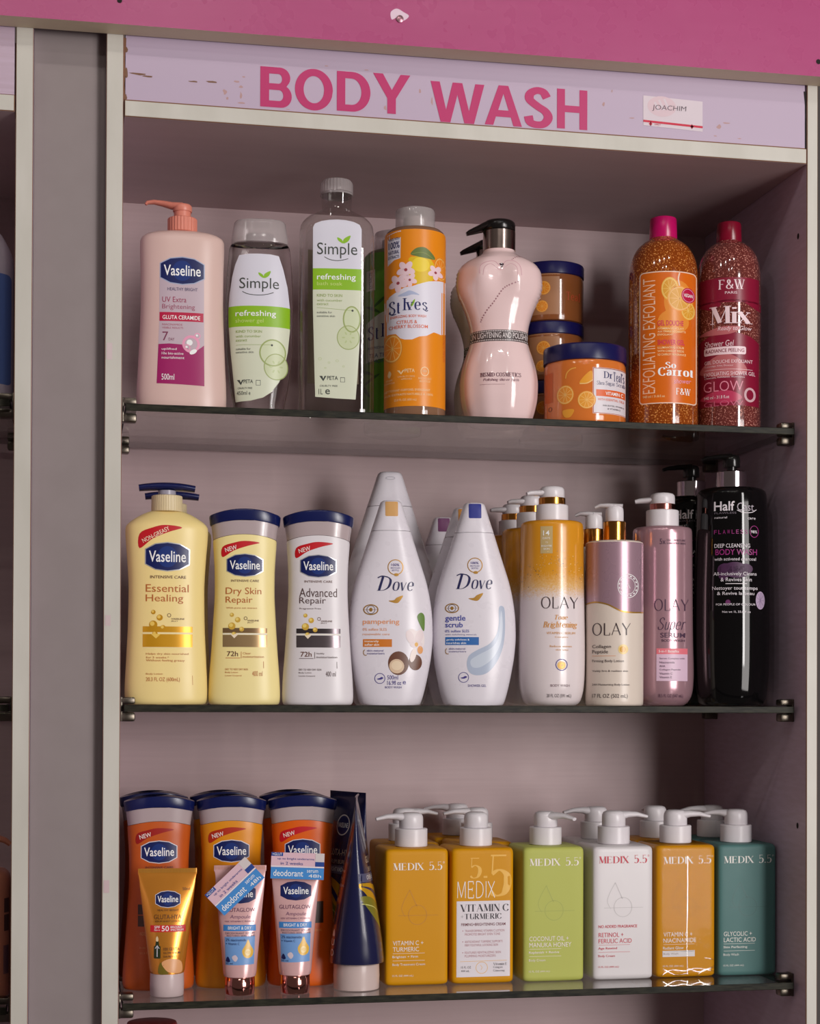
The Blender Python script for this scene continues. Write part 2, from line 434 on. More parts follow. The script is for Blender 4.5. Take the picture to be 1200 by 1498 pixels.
class Print:
    """flat artwork laid out on a board (x right, y down), wrapped onto the front of a Shape or laid on a flat face"""
    def __init__(s, kx, x0, y0, kz=None):
        s.kx = kx; s.kz = kz or kx; s.x0 = x0; s.y0 = y0; s.polys = []; s.mats = []; s.bands = []
    def mi(s, m):
        if m not in s.mats: s.mats.append(m)
        return s.mats.index(m)
    def raw(s, polys, m, L):
        i = s.mi(m)
        for p in polys:
            s.polys.append((i, L, [((x - s.x0) * s.kx, (s.y0 - y) * s.kz) for x, y in p]))
    def poly(s, pts, m, L=1, ymin=None, ymax=None):
        if ymin is not None: pts = clip_half(pts, 1, ymin, False)
        if ymax is not None and len(pts) > 2: pts = clip_half(pts, 1, ymax, True)
        if len(pts) < 3: return
        tri = tessellate_polygon([[Vector((x, y, 0)) for x, y in pts]])
        s.raw([[pts[a] for a in t] for t in tri], m, L)
    def outline(s, loops, m, L=1):
        tri = tessellate_polygon([[Vector((x, y, 0)) for x, y in l] for l in loops])
        flat = [p for l in loops for p in l]
        s.raw([[flat[a] for a in t] for t in tri], m, L)
    def curve(s, pts, m, L=1, seg=5, ymin=None, ymax=None):
        s.poly(smooth_pts(list(pts) + [pts[0]], seg)[:-1], m, L, ymin, ymax)
    def rect(s, x0, y0, x1, y1, m, L=1, r=0.0):
        if not r: s.raw([[(x0, y0), (x1, y0), (x1, y1), (x0, y1)]], m, L); return
        p = []
        for cx, cy, a in ((x1 - r, y0 + r, -90), (x1 - r, y1 - r, 0), (x0 + r, y1 - r, 90), (x0 + r, y0 + r, 180)):
            for k in range(5):
                t = math.radians(a + k * 22.5); p.append((cx + r * math.cos(t), cy + r * math.sin(t)))
        s.poly(p, m, L)
    def frame(s, x0, y0, x1, y1, wd, m, L=2):
        s.line([(x0, y0), (x1, y0), (x1, y1), (x0, y1), (x0, y0), (x1, y0)], wd, m, L)
    def oval(s, cx, cy, rx, ry, m, L=1, n=24, rot=0.0):
        c, q = math.cos(math.radians(rot)), math.sin(math.radians(rot))
        pts = []
        for i in range(n):
            t = 2 * PI * i / n; u, v = rx * math.cos(t), ry * math.sin(t)
            pts.append((cx + u * c - v * q, cy + u * q + v * c))
        s.poly(pts, m, L)
    def ring(s, cx, cy, rx, ry, wd, m, L=2, n=28, a0=0, a1=360):
        pts = [(cx + rx * math.cos(math.radians(a0 + (a1 - a0) * i / n)), cy + ry * math.sin(math.radians(a0 + (a1 - a0) * i / n))) for i in range(n + 1)]
        s.line(pts, wd, m, L)
    def line(s, pts, wd, m, L=2, smooth=False):
        if smooth: pts = smooth_pts(pts)
        s.raw(strip(pts, [wd] * len(pts)), m, L)
    def _fit(s, polys, x0, y0, x1, y1, rot, m, L, order=None):
        xs = [q[0] for p in polys for q in p]; ys = [q[1] for p in polys for q in p]
        if not xs: return
        ax, bx, ay, by = min(xs), max(xs), min(ys), max(ys)
        w, h = x1 - x0, y1 - y0
        cx, cy = (x0 + x1) / 2, (y0 + y1) / 2
        c, q = math.cos(math.radians(rot)), math.sin(math.radians(rot))
        out = []
        for p in polys:
            o = []
            for x, y in p:
                u = ((x - ax) / max(1e-6, bx - ax) - .5) * w; v = (.5 - (y - ay) / max(1e-6, by - ay)) * h
                o.append((cx + u * c - v * q, cy + u * q + v * c))
            out.append(o)
        if order is None: s.raw(out, m, L)
        else:
            for k, o in zip(order, out): s.raw([o], m, L + .16 * k)
    def T(s, t, x0, y0, x1, y1, m, b=0.0, rot=0.0, L=3, sl=0.0):
        p = text_tris(t, b)
        if sl: p = [[(x + sl * y, y) for x, y in q] for q in p]
        s._fit(p, x0, y0, x1, y1, rot, m, L)
    def S(s, t, x0, y0, x1, y1, m, thick=.16, thin=.035, serif=.22, sl=0.0, rot=0.0, L=3, ext=0.0):
        p, o = stroke_text(t, thick, thin, serif, sl, ext)
        s._fit(p, x0, y0, x1, y1, rot, m, L, o)
    def band(s, ya, yb, m, L=1):
        s.bands.append(((s.y0 - yb) * s.kz, (s.y0 - ya) * s.kz, s.mi(m), L))
    def build(s, name, parent, shape=None, y=0.0, step=.0022, stepz=.008, lift=.00010, back=False, both=False):
        verts, faces, norms, mis = [], [], [], []
        for mi, L, p in s.polys:
            pieces = [p]
            if shape is not None:
                pieces = [r for q in dice(p, 0, step) for r in dice(q, 1, stepz)]
            for q in pieces:
                ar = sum(q[i][0] * q[(i + 1) % len(q)][1] - q[(i + 1) % len(q)][0] * q[i][1] for i in range(len(q)))
                if abs(ar) < 1e-12: continue
                if ar < 0: q = q[::-1]
                base = len(verts)
                for x, z in q:
                    if shape is None:
                        n = Vector((0, -1, 0)); pt = Vector((x, y, z))
                    else:
                        a = shape.ev(0, z) * .985
                        x = max(-a, min(a, x))
                        h = 2e-4
                        f = shape.front(x, z)
                        fx = (shape.front(x + h, z) - shape.front(x - h, z)) / (2 * h)
                        fz = (shape.front(x, z + h) - shape.front(x, z - h)) / (2 * h)
                        n = Vector((-fx, -1, -fz)).normalized(); pt = Vector((x, -f, z))
                        if shape.mod:
                            mx_, my_ = shape.mod(x, -f, z, shape.ev(0, z), shape.ev(1, z)); pt = Vector((mx_, my_, z))
                    pt = pt + n * (lift * (L + .4))
                    if back: pt.x, pt.y = -pt.x, -pt.y; n = Vector((-n.x, -n.y, n.z))
                    verts.append(pt); norms.append(n)
                faces.append(list(range(base, len(verts)))); mis.append(mi)
        for z0, z1, mi, L in s.bands:
            N = 72; rows = max(2, int((z1 - z0) / .0018) + 1)
            grid = []
            for r in range(rows):
                z = z0 + (z1 - z0) * r / (rows - 1); g = lift * (L + .4)
                a, b, e = shape.ev(0, z) + g, shape.ev(1, z) + g, shape.ev(2, z)
                ring = []
                for i in range(N):
                    t = 2 * PI * i / N; ct, st = math.cos(t), math.sin(t)
                    x = a * math.copysign(abs(ct) ** (2 / e), ct); yy = b * math.copysign(abs(st) ** (2 / e), st)
                    ring.append(len(verts)); verts.append(Vector((x, yy, z))); norms.append(Vector((ct / a, st / b, 0)).normalized())
                grid.append(ring)
            for r in range(rows - 1):
                for i in range(N):
                    j = (i + 1) % N
                    faces.append([grid[r][i], grid[r][j], grid[r + 1][j], grid[r + 1][i]]); mis.append(mi)
        me = bpy.data.meshes.new(name)
        me.from_pydata([tuple(v) for v in verts], [], faces)
        for m in s.mats: me.materials.append(m)
        me.polygons.foreach_set('material_index', mis)
        me.polygons.foreach_set('use_smooth', [True] * len(faces))
        me.update()
        me.normals_split_custom_set_from_vertices([tuple(n) for n in norms])
        o = bpy.data.objects.new(name, me); C.objects.link(o)
        if parent is not None: o.parent = parent
        return o

# ================================================================== THE SETTING
W = .70
T1, T2, T3, T4 = .2976, .0059, -.2822, -.5750          # glass shelf tops
D = .2874
lav = add_noise(M((178, 158, 178), .42, name='lavender_laminate'), 40, (178, 156, 172), (186, 165, 183), stretch=(.25, 1, 6), detail=3)
mauv = add_noise(M((182, 158, 160), .5, name='mauve_back_board'), 40, (181, 157, 159), (185, 161, 163), stretch=(.2, 1, 7), detail=4)
cream = add_noise(M((196, 192, 184), .45, name='cream_edge_band'), 25, (186, 182, 173), (196, 192, 184), stretch=(1, 1, .3))
core = M((120, 82, 58), .8, name='chipboard_core')
pink = add_noise(M((166, 70, 116), .28, name='pink_gloss_laminate'), 30, (165, 69, 115), (167, 71, 117), stretch=(.4, 1, 3))
greyp = add_noise(M((116, 106, 106), .55, name='grey_panel_paint'), 35, (132, 121, 121), (135, 124, 124), bump=.03)
dirt = M((120, 88, 70), .8, name='wear_mark')
red_v = M((178, 40, 100), .35, name='magenta_vinyl')
dark = M((25, 18, 16), .8, name='dark_hole')
paper = M((205, 192, 200), .6, name='sticker_paper')
chrome = M((98, 91, 82), .34, 1.0, name='bracket_metal')
inkred = M((190, 30, 60), .5)
inkgrey = M((95, 80, 90), .6)

def edge_board(bm, x0, x1, y0, y1, z0, z1, vertical):
    """laminated board: lavender skins, chipboard core line, cream band on the front edge (materials 0 skin, 1 core, 2 band)"""
    g = .0007
    if vertical:
        box(bm, x0, x1, y0 + .0016, y1, z0, z1, 0)
        box(bm, x0 + .0001, x1 - .0001, y0 + .0006, y0 + .0016, z0, z1, 1)
        box(bm, x0 + g, x1 - g, y0, y0 + .0006, z0, z1, 2)
    else:
        box(bm, x0, x1, y0 + .0016, y1, z0, z1, 0)
        box(bm, x0, x1, y0 + .0006, y0 + .0016, z0 + .0001, z1 - .0001, 1)
        box(bm, x0 + g, x1 - g, y0, y0 + .0006, z0 + g, z1 - g, 2)

ZB, ZT = -.60, .74
def board(name, parent, *a):
    bm = bmesh.new(); edge_board(bm, *a)
    return finish(bm, name, [mauv if name == 'top_panel' else lav, core, cream], parent, smooth=False)

def plain(name, parent, mat, *a, bevel=0):
    bm = bmesh.new(); box(bm, *a, bevel=bevel)
    return finish(bm, name, mat, parent, smooth=False)

# fascia above the cabinets
fa = plain('trim_1', None, pink, -.60, 1.30, -.026, -.0006, .6469, .90)
fa.data.materials.append(M((206, 188, 164), .6, name='raw_board_edge'))
for p in fa.data.polygons:
    if p.normal.z < -.9: p.material_index = 1
fa.rotation_euler = (0, -.0056, 0)
fa['kind'] = 'structure'
bm = bmesh.new()
lathe(bm, [(.0035, 0), (.0035, .0012), (.001, .0018)])
for v in bm.verts: v.co = Vector((v.co.x, -v.co.z, v.co.y))
sc = finish(bm, 'screw', M((150, 110, 120), .3, .8), None)
sc.location = (.2638, -.0261, .6737)
tag(sc, 'small screw head with chipped paint on the pink fascia above the header lettering', 'screw')
P = Print(.001, 0, 0)
P.curve([(-9, -6), (-3, -10), (4, -7), (9, -4), (6, 0), (1, 2), (-3, -1), (-8, 1)], M((215, 190, 205), .4), 1)
pc = P.build('paint_chip', sc, None, y=.0)
bm = bmesh.new()
for hx, hz, rr_ in ((-.0050, .6690, .0024), (.7005, .6660, .0026)):
    bmesh.ops.create_circle(bm, cap_ends=True, radius=rr_, segments=16, matrix=Matrix.Translation((hx, -.0263, hz)) @ Matrix.Rotation(PI / 2, 4, 'X'))
hl = finish(bm, 'trim_2', dark, None, smooth=False); hl['kind'] = 'structure'

# grey filler between the two cabinets
gw = plain('wall_back', None, greyp, -.0840, -.0166, .016, .030, ZB, ZT); gw['kind'] = 'structure'

# main cabinet
cab = thing('shelving_unit', 'lavender open shelving unit with cream edges under a magenta BODY WASH header', 'shelving unit', (0, 0, ZB))
def C0(o): o.matrix_parent_inverse = Matrix.Translation((0, 0, -ZB)); return o
C0(board('side_panel', cab, -.0165, -.0001, 0, D + .006, ZB, ZT, True))
rp = C0(board('side_panel', cab, W + .0001, W + .0122, 0, D + .006, ZB, ZT, True))
C0(plain('back_panel', cab, mauv, 0, W, D, D + .006, ZB, ZT))
C0(board('top_panel', cab, .0008, W - .0006, -.0006, D, .5689, .5846, False))
C0(board('bottom_panel', cab, .0008, W - .0006, 0, D, ZB, ZB + .016, False))
hb = C0(plain('header_board', cab, [M((178, 160, 181), .38, name='header_laminate'), core], .0016, W - .0016, .002, .016, .5852, ZT))
def arc(cx, cy, rx, ry, a0, a1, n=18):
    return [(cx + rx * math.cos(math.radians(a0 + (a1 - a0) * i / n)), cy + ry * math.sin(math.radians(a0 + (a1 - a0) * i / n))) for i in range(n + 1)]
LETTERS = {   # bold grotesque capitals in a unit box, y up: outer loop first, then the holes
    'B': [[(0, 0)] + arc(.66, .285, .34, .285, -90, 60, 12) + arc(.62, .745, .33, .255, -40, 90, 12) + [(0, 1)],
          [(.28, .165), (.28, .435)] + arc(.60, .300, .13, .135, 90, -90, 10), [(.28, .595), (.28, .835)] + arc(.58, .715, .11, .12, 90, -90, 10)],
    'O': [arc(.5, .5, .5, .52, 0, 342, 38), arc(.5, .5, .27, .34, 0, 342, 38)],
    'D': [[(0, 0)] + arc(.46, .5, .54, .5, -90, 90, 22) + [(0, 1)], [(.25, .17), (.25, .83)] + arc(.44, .5, .29, .33, 90, -90, 18)],
    'Y': [[(.385, 0), (.615, 0), (.615, .385), (1, 1), (.74, 1), (.505, .60), (.265, 1), (0, 1), (.385, .385)]],
    'W': [[(.19, 0), (.37, 0), (.50, .70), (.63, 0), (.81, 0), (1, 1), (.83, 1), (.715, .31), (.59, 1), (.41, 1), (.29, .31), (.17, 1), (0, 1)]],
    'A': [[(0, 0), (.23, 0), (.30, .215), (.70, .215), (.77, 0), (1, 0), (.63, 1), (.37, 1)], [(.36, .38), (.50, .795), (.64, .38)]],
    'H': [[(0, 0), (.26, 0), (.26, .42), (.74, .42), (.74, 0), (1, 0), (1, 1), (.74, 1), (.74, .59), (.26, .59), (.26, 1), (0, 1)]],
}
for ch, xa, xb, zt_, zb_ in (('B', .1311, .1620, .6278, .5885), ('O', .1650, .2025, .6283, .5890), ('D', .2065, .2400, .6290, .5898), ('Y', .2425, .2800, .6298, .5905),
                             ('W', .3005, .3555, .6262, .5862), ('A', .3560, .3945, .6270, .5868), ('S', .3965, .4265, .6282, .5866), ('H', .4310, .4628, .6283, .5882)):
    P = Print(1, 0, 0)
    if ch == 'S': P.S(ch, xa, -zt_, xb, -zb_, red_v, .255, .20, 0, L=1)
    else: P.outline([[(xa + (xb - xa) * u, -(zb_ + (zt_ - zb_) * v)) for u, v in l] for l in LETTERS[ch]], red_v, 1)
    C0(P.build('header_letter', cab, None, y=.002, lift=.00025))
P = Print(1, 0, 0)
rnd = random.Random(3)
def chip(cx, cz, ww, hh, m=dirt, n=9, L=0.2):
    pts = []
    for i in range(n):
        t = 2 * PI * i / n; q = rnd.uniform(.55, 1.1)
        pts.append((cx + ww * math.cos(t) * q, -(cz + hh * math.sin(t) * q)))
    P.poly(pts, m, L)
chip(.0135, .6112, .011, .0013); chip(.0225, .6095, .006, .0010); chip(.066, .6078, .005, .0010); chip(.084, .6088, .006, .0010)
chip(.0025, .634, .0014, .004); chip(.0025, .612, .0016, .0055); chip(.0022, .588, .0012, .003)
for cx, cz, ww, hh in ((.097, .600, .003, .004), (.099, .594, .002, .002), (.112, .606, .003, .002), (.1125, .598, .0016, .005), (.113, .5905, .005, .0012), (.115, .616, .003, .001), (.108, .611, .004, .0015),
                       (.29, .615, .002, .003), (.302, .606, .0015, .006), (.236, .632, .004, .0008), (.196, .633, .003, .0007), (.255, .596, .002, .004), (.51, .604, .004, .001), (.604, .602, .004, .003), (.612, .606, .005, .0012),
                       (.60, .592, .003, .0008), (.626, .591, .003, .0008), (.48, .616, .002, .003), (.489, .63, .001, .002), (.158, .5875, .003, .0006)):
    chip(cx, cz, ww * .8, hh * .8, M((176, 142, 140), .7, name='glue_residue'))
wm = C0(P.build('wear_marks', cab, None, y=.002, lift=.00025)); wm['kind'] = 'stuff'
# small name card stuck on the header
P = Print(1, 0, 0)
def sk(x, z): return (x, -(z - (x - .522) * -.0))
P.poly([(.5221, -.6280), (.5860, -.6262), (.5861, -.5952), (.5222, -.5975)], paper, 1)
P.oval(.542, -.618, .0155, .0105, M((206, 182, 190), .6), 1.4)
P.line([(.5345, -.622), (.5385, -.6135)], .0022, paper, 1.7); P.line([(.539, -.6245), (.544, -.6145)], .0022, paper, 1.7); P.line([(.5445, -.626), (.549, -.6165)], .0022, paper, 1.7)
P.line([(.5222, -.6020), (.5861, -.5998)], .0022, inkred, 2)
for xx, ww in ((.530, .0), (.5745, 0)):
    P.line([(xx, -.602), (xx, -.5975)], .0008, inkred, 2); P.poly([(xx - .002, -.5995), (xx, -.6012), (xx + .002, -.5995), (xx, -.5972)], inkred, 2)
P.T('JOACHIM', .5315, -.6195, .5685, -.6130, inkgrey, rot=-1, L=2.2, b=-.012, sl=.1)
P.T('EARLY', .5345, -.6000, .5410, -.5984, inkred, L=2.2)
C0(P.build('name_card', cab, None, y=.002, lift=.00025))
# patches on the cream posts and dark gaps beside the header
for cz, hh, c_ in ((.343, .008, (200, 182, 184)), (.086, .005, (196, 176, 178)), (-.167, .006, (196, 172, 176))):
    P = Print(1, 0, 0); P.rect(-.0148, -(cz + hh), -.0095, -(cz - hh), M(c_, .6), 1)
    C0(P.build('sticker_residue', cab, None, y=0, lift=.00025))
P = Print(1, 0, 0); P.oval(-.0085, .303, .0012, .0016, dirt, 1); C0(P.build('paint_spot', cab, None, y=0, lift=.00025))
P = Print(1, 0, 0)
P.poly([(W - .0030, -.645), (W + .0002, -.645), (W + .0002, -.5850), (W - .0012, -.5850), (W - .0012, -.60), (W - .0016, -.612), (W - .0010, -.62), (W - .0018, -.634)], dark, .1)
P.poly([(-.0002, -.645), (.0022, -.645), (.0020, -.634), (.0008, -.625), (.0016, -.612), (.0006, -.600), (.0014, -.590), (.0012, -.5850), (-.0002, -.5850)], core, .1)
P.rect(.0005, -.5858, W - .0005, -.5842, core, .1)
C0(P.build('edge_gap', cab, None, y=.0018, lift=.0001))
for zz in (.4995, -.1189):
    bm = bmesh.new()
    bmesh.ops.create_circle(bm, cap_ends=True, radius=.0026, segments=16, matrix=Matrix.Translation((W - .0001, .0215, zz)) @ Matrix.Rotation(PI / 2, 4, 'Y') @ Matrix.Scale(1.25, 4, (1, 0, 0)))
    C0(finish(bm, 'screw_hole', dark, cab, smooth=False))
def clip(x, sgn, y, zt, parent, pi):
    """metal clamp holding the glass: plate on the panel, jaw below and jaw above the glass"""
    bm = bmesh.new(); L = .0150
    xs = sorted((x, x + sgn * .0026)); box(bm, xs[0], xs[1], y, y + .014, zt - .0165, zt + .0075, 0, .0006)
    xs = sorted((x, x + sgn * L)); box(bm, xs[0], xs[1], y, y + .014, zt - .0165, zt - .0076, 0, .0022)
    box(bm, xs[0], xs[1], y, y + .014, zt + .0005, zt + .0072, 0, .0018)
    o = finish(bm, 'shelf_bracket', chrome, parent); o.matrix_parent_inverse = pi; return o
PI0 = Matrix.Translation((0, 0, -ZB))
for zt in (T1, T2, T3, T4):
    for yy in (.030, .245):
        clip(.0001, 1, yy, zt, cab, PI0); clip(W - .0001, -1, yy, zt, cab, PI0)

# glass shelves
gl_face = sheet_glass('clear_glass', (.90, .93, .90), 1.0, .012, 1.5)
gl_edge = add_noise(M((48, 48, 38), .45, name='glass_edge', spec=.15), 300, (18, 18, 14), (50, 48, 38), stretch=(.25, 1, 1.5), lo=.3, hi=.75)
gl_edge2 = gl_edge
def shelf(label, x0, x1, zt):
    o = thing('glass_shelf', label, 'shelf', ((x0 + x1) / 2, .146, zt - .0072), 0, 'glass shelves of the two shelving units')
    h = (x1 - x0) / 2
    bm = bmesh.new(); box(bm, -h, h, -.1255, .1255, 0, .007, 0, .0006)
    for f in bm.faces:
        f.material_index = 0 if abs(f.normal.z) > .9 and f.calc_area() > .01 else 1
    finish(bm, 'pane', [gl_face, gl_edge], o, smooth=False)
    return o
shelf('uppermost glass shelf of the main unit, carrying the bust-shaped pump bottle', .0040, W - .0040, T1)
shelf('middle glass shelf of the main unit, carrying the white teardrop bottles', .0040, W - .0040, T2)
shelf('lower glass shelf of the main unit, carrying the square pump bottles and tubes', .0040, W - .0040, T3)
shelf('lowest glass shelf of the main unit, under the dark red lid', .0040, W - .0040, T4)

# neighbouring cabinet on the left
nb = thing('shelving_unit', 'neighbouring lavender shelving unit cut off by the left edge of the photo', 'shelving unit', (-.45, 0, ZB))
NX0, NX1 = -.80, -.1008
NI = Matrix.Translation((.45, 0, -ZB))
def N0(o): o.matrix_parent_inverse = NI; return o
N0(board('side_panel', nb, NX1 + .0001, -.0843, 0, D + .006, ZB, ZT, True))
N0(board('side_panel', nb, NX0 - .0165, NX0, 0, D + .006, ZB, ZT, True))
N0(plain('back_panel', nb, mauv, NX0, NX1, D, D + .006, ZB, ZT))
N0(board('top_panel', nb, NX0 + .001, NX1 - .0008, -.0006, D, .5662, .5820, False))
N0(board('bottom_panel', nb, NX0 + .001, NX1 - .0008, 0, D, ZB, ZB + .016, False))
N0(plain('header_board', nb, lav, NX0, NX1 - .0012, .002, .016, .5828, ZT))
for zt in (T1, T2, T3):
    clip(NX1 - .0001, -1, .030, zt, nb, NI); clip(NX0 + .0001, 1, .030, zt, nb, NI)
    clip(NX1 - .0001, -1, .245, zt, nb, NI); clip(NX0 + .0001, 1, .245, zt, nb, NI)
shelf('upper glass shelf of the neighbouring unit, under the big white bottle', NX0 + .004, NX1 - .004, T1)
shelf('empty middle glass shelf of the neighbouring unit at the left edge', NX0 + .004, NX1 - .004, T2)
shelf('lower glass shelf of the neighbouring unit, under the peach pump bottle', NX0 + .004, NX1 - .004, T3)

# ================================================================== BOTTLES
def deg(a): return math.radians(a)
white = M((212, 206, 210), .3, name='white_plastic', sss=.0)
white_print = M((235, 230, 232), .45, name='white_print', gain=1.25)
navy = M((16, 24, 74), .25, name='navy_plastic')
navy_print = M((14, 26, 84), .35, name='navy_print')
blue_glow = M((22, 66, 150), .35, name='blue_print')
silver = M((190, 190, 196), .3, .6, name='silver_foil')
gold = M((205, 140, 62), .18, 1.0, name='gold_metal')
gold_ink = M((176, 132, 60), .35, .5, name='gold_ink')
red_ink = M((186, 16, 30), .4, name='red_ink')
ink = M((40, 30, 40), .5, name='dark_ink')
brown_ink = M((120, 74, 40), .5, name='brown_ink')
frost = sheet_glass('frosted_cap', (.86, .83, .84), .9, .12, 1.45, .38, (.66, .60, .60))
clear_shell = sheet_glass('clear_plastic', (.80, .80, .80), 1.0, .02, 1.45)

def rows_of(k, y0, data, br, e=None):
    """(y, half width) read on a board -> (z, a, b)"""
    out = []
    for q in data:
        y, h = q[0], q[1]
        b = q[2] if len(q) > 2 else h * k * br
        r = ((y0 - y) * k, h * k, b)
        out.append(r if e is None else r + (e,))
    return out

def pump(root, z, collar, head, nozzle, ang, ring=None, stem=None, ribs=None, n=40):
    """collar=(r,h,mat) ring=(r,h,mat) stem=(r,h,mat) head=(r,h,mat); nozzle=[(reach, height, half width, half height)] from the pump base"""
    zz = z
    r, h, m = collar
    bm = bmesh.new()
    nn = ribs * 4 if ribs else n
    lathe(bm, [(r * .93, zz), (r, zz + .0008), (r, zz + h - .001), (r * .95, zz + h - .0002), (r * .6, zz + h)], n=nn, ribs=(ribs, .03) if ribs else None)
    finish(bm, 'pump_collar', m, root, 30)
    zz += h
    if ring:
        r, h, m = ring
        bm = bmesh.new(); lathe(bm, [(r * .97, zz), (r, zz + .0004), (r, zz + h - .0004), (r * .97, zz + h)], n=n)
        finish(bm, 'pump_ring', m, root); zz += h
    if stem:
        r, h, m = stem
        bm = bmesh.new(); lathe(bm, [(r, zz - .001), (r, zz + h + .001)], n=n)
        finish(bm, 'pump_stem', m, root); zz += h
    r, h, m = head
    bm = bmesh.new()
    lathe(bm, [(r * .97, zz), (r, zz + .0006), (r, zz + h * .55), (r * .97, zz + h * .75), (r * .86, zz + h * .9), (r * .62, zz + h * .98), (r * .1, zz + h)], n=n)
    if nozzle:
        ca, sa = math.cos(ang), math.sin(ang)
        sweep(bm, [(d * ca, d * sa, z + hh) for d, hh, _, _ in nozzle], [(a, b) for _, _, a, b in nozzle])
    finish(bm, 'pump_head', m, root, 45)

def badge(P, x0, y0, x1, y1, word=True, rim=None, L=1.2):
    w, h = x1 - x0, y1 - y0
    def shp(g):
        a0, a1, b0, b1 = x0 + g, x1 - g, y0 + g, y1 - g
        m = (a0 + a1) / 2; hh = b1 - b0
        top = [(a0, b0 + hh * .24), (a0 + (m - a0) * .45, b0 + hh * .055), (m, b0), (a1 - (a1 - m) * .45, b0 + hh * .055), (a1, b0 + hh * .24)]
        bot = [(a1, b1 - hh * .24), (a1 - (a1 - m) * .45, b1 - hh * .055), (m, b1), (a0 + (m - a0) * .45, b1 - hh * .055), (a0, b1 - hh * .24)]
        return top + bot
    if rim: P.poly(shp(0), rim, L); P.poly(shp(w * .022), navy_print, L + .4)
    else: P.poly(shp(0), navy_print, L + .4)
    P.oval((x0 + x1) / 2, (y0 + y1) / 2, w * .22, h * .36, M((16, 44, 112), .35), L + .8)
    if word: P.T('Vaseline', x0 + w * .09, y0 + h * .30, x1 - w * .09, y0 + h * .68, white_print, b=.03, L=L + 1.4)

def bubbles(P, pts, m1, m2, L=2):
    for x, y, r in pts:
        P.oval(x, y, r, r, m1, L); P.oval(x - r * .25, y - r * .25, r * .55, r * .55, m2, L + .5)

# ---------------------------------------------------------------- top shelf
# pink pump bottle with peach pump
k = .6852e-3 / 3.842
root = thing('lotion_bottle', 'pale pink pump bottle with a peach pump on the top shelf', 'pump bottle', (.0612, .078, T1), deg(-2))
pk = M((208, 178, 170), .33, name='pale_pink_plastic'); peach = M((206, 126, 108), .35, name='peach_plastic')
y0 = 1377
R_ = rows_of(k, y0, [(1377, 236), (1373, 243), (1362, 247), (1290, 252), (1100, 244), (900, 235), (750, 231), (560, 233), (440, 236), (405, 235), (388, 228), (372, 205), (360, 170), (350, 120), (344, 80)], .55, 2.7)
sh = Shape(R_, 2.7)
bm = bmesh.new(); sh.add(bm, 80); finish(bm, 'body', pk, root)
zt = (y0 - 346) * k
pump(root, zt - .001, (81 * k, 84 * k, peach), (54 * k, 44 * k, peach),
     [(0, 154 * k, 50 * k, 20 * k), (60 * k, 156 * k, 40 * k, 19 * k), (110 * k, 166 * k, 30 * k, 16 * k), (160 * k, 172 * k, 24 * k, 12 * k), (196 * k, 168 * k, 19 * k, 11 * k), (206 * k, 156 * k, 15 * k, 8 * k)], PI, stem=(48 * k, 38 * k, peach), ribs=28)
P = Print(k, 372, y0)
lil = M((184, 166, 176), .4); mag = M((150, 20, 92), .4); mag2 = M((176, 14, 62), .4); pl = M((222, 150, 178), .4)
P.poly([(245, 600), (370, 592), (490, 598), (492, 900), (495, 1235), (365, 1230), (231, 1226), (243, 900)], lil, 1)
P.poly([(240, 1006), (300, 1002), (370, 1006), (420, 1042), (450, 1040), (492, 1006), (495, 1235), (365, 1230), (231, 1226)], mag, 1.5)
badge(P, 245, 514, 494, 672, rim=M((150, 160, 190), .4))
P.T('HEALTHY BRIGHT', 288, 687, 455, 705, M((70, 60, 100), .5), b=.01)
P.T('UV Extra', 260, 740, 393, 770, M((150, 40, 80), .5)); P.T('Brightening', 260, 781, 440, 815, M((150, 60, 90), .5), b=-.01)
P.rect(245, 826, 488, 876, mag2, 1.5); P.T('GLUTA CERAMIDE', 262, 843, 470, 866, white_print, b=.03)
P.T('NIACINAMIDE', 260, 890, 372, 901, M((170, 90, 110), .5)); P.T('VISIBLE RESULTS', 260, 908, 376, 919, M((170, 90, 110), .5))
P.T('7', 262, 936, 294, 986, M((120, 50, 80), .5)); P.T('DAY', 296, 970, 328, 986, M((120, 50, 80), .5))
for x, y, r in ((420, 1002, 42), (455, 955, 15), (398, 1022, 16)):
    P.ring(x, y, r, r, r * .35, pl, 2); P.oval(x - r * .2, y - r * .2, r * .4, r * .4, white_print, 2)
P.oval(432, 1045, 22, 12, white_print, 2.2, rot=-30)
P.T('uplifted', 258, 1026, 340, 1042, white_print); P.T('10x bio-active', 258, 1050, 378, 1064, white_print); P.T('nourishment', 258, 1073, 383, 1088, white_print)
P.T('500ml', 258, 1172, 328, 1206, white_print)
P.build('label', root, sh)

# clear oval shower gel
k = .6951e-3 / 3.842; y0 = 1393
root = thing('shower_gel_bottle', 'clear oval bottle with a tapering white and green label and a hazy flip cap', 'bottle', (.1408, .090, T1), deg(-5))
liquid = M((200, 188, 190), .03, trans=1.0, ior=1.30, name='clear_gel', gain=1.75)
R_ = rows_of(k, y0, [(1393, 120), (1388, 131), (1375, 137), (1330, 143), (1200, 168), (1000, 188), (800, 192), (600, 186), (470, 176), (430, 172), (415, 166), (408, 150)], .62, 2.3)
sh = Shape(R_, 2.3)
bm = bmesh.new(); sh.add(bm, 80); finish(bm, 'body', liquid, root)
solid('neck', rows_of(k, y0, [(412, 80), (350, 78)], 1), M((150, 136, 140), .3), root, lin_=True)
solid('cap', rows_of(k, y0, [(407, 160), (395, 162), (300, 148), (288, 146), (278, 138), (272, 110)], .66, 2.5), frost, root, e=2.5)
P = Print(k, 800, y0)
grn = M((132, 178, 28), .4, name='leaf_green_print'); palegr = M((204, 208, 186), .4); lab_w = M((206, 204, 216), .4, name='white_label')
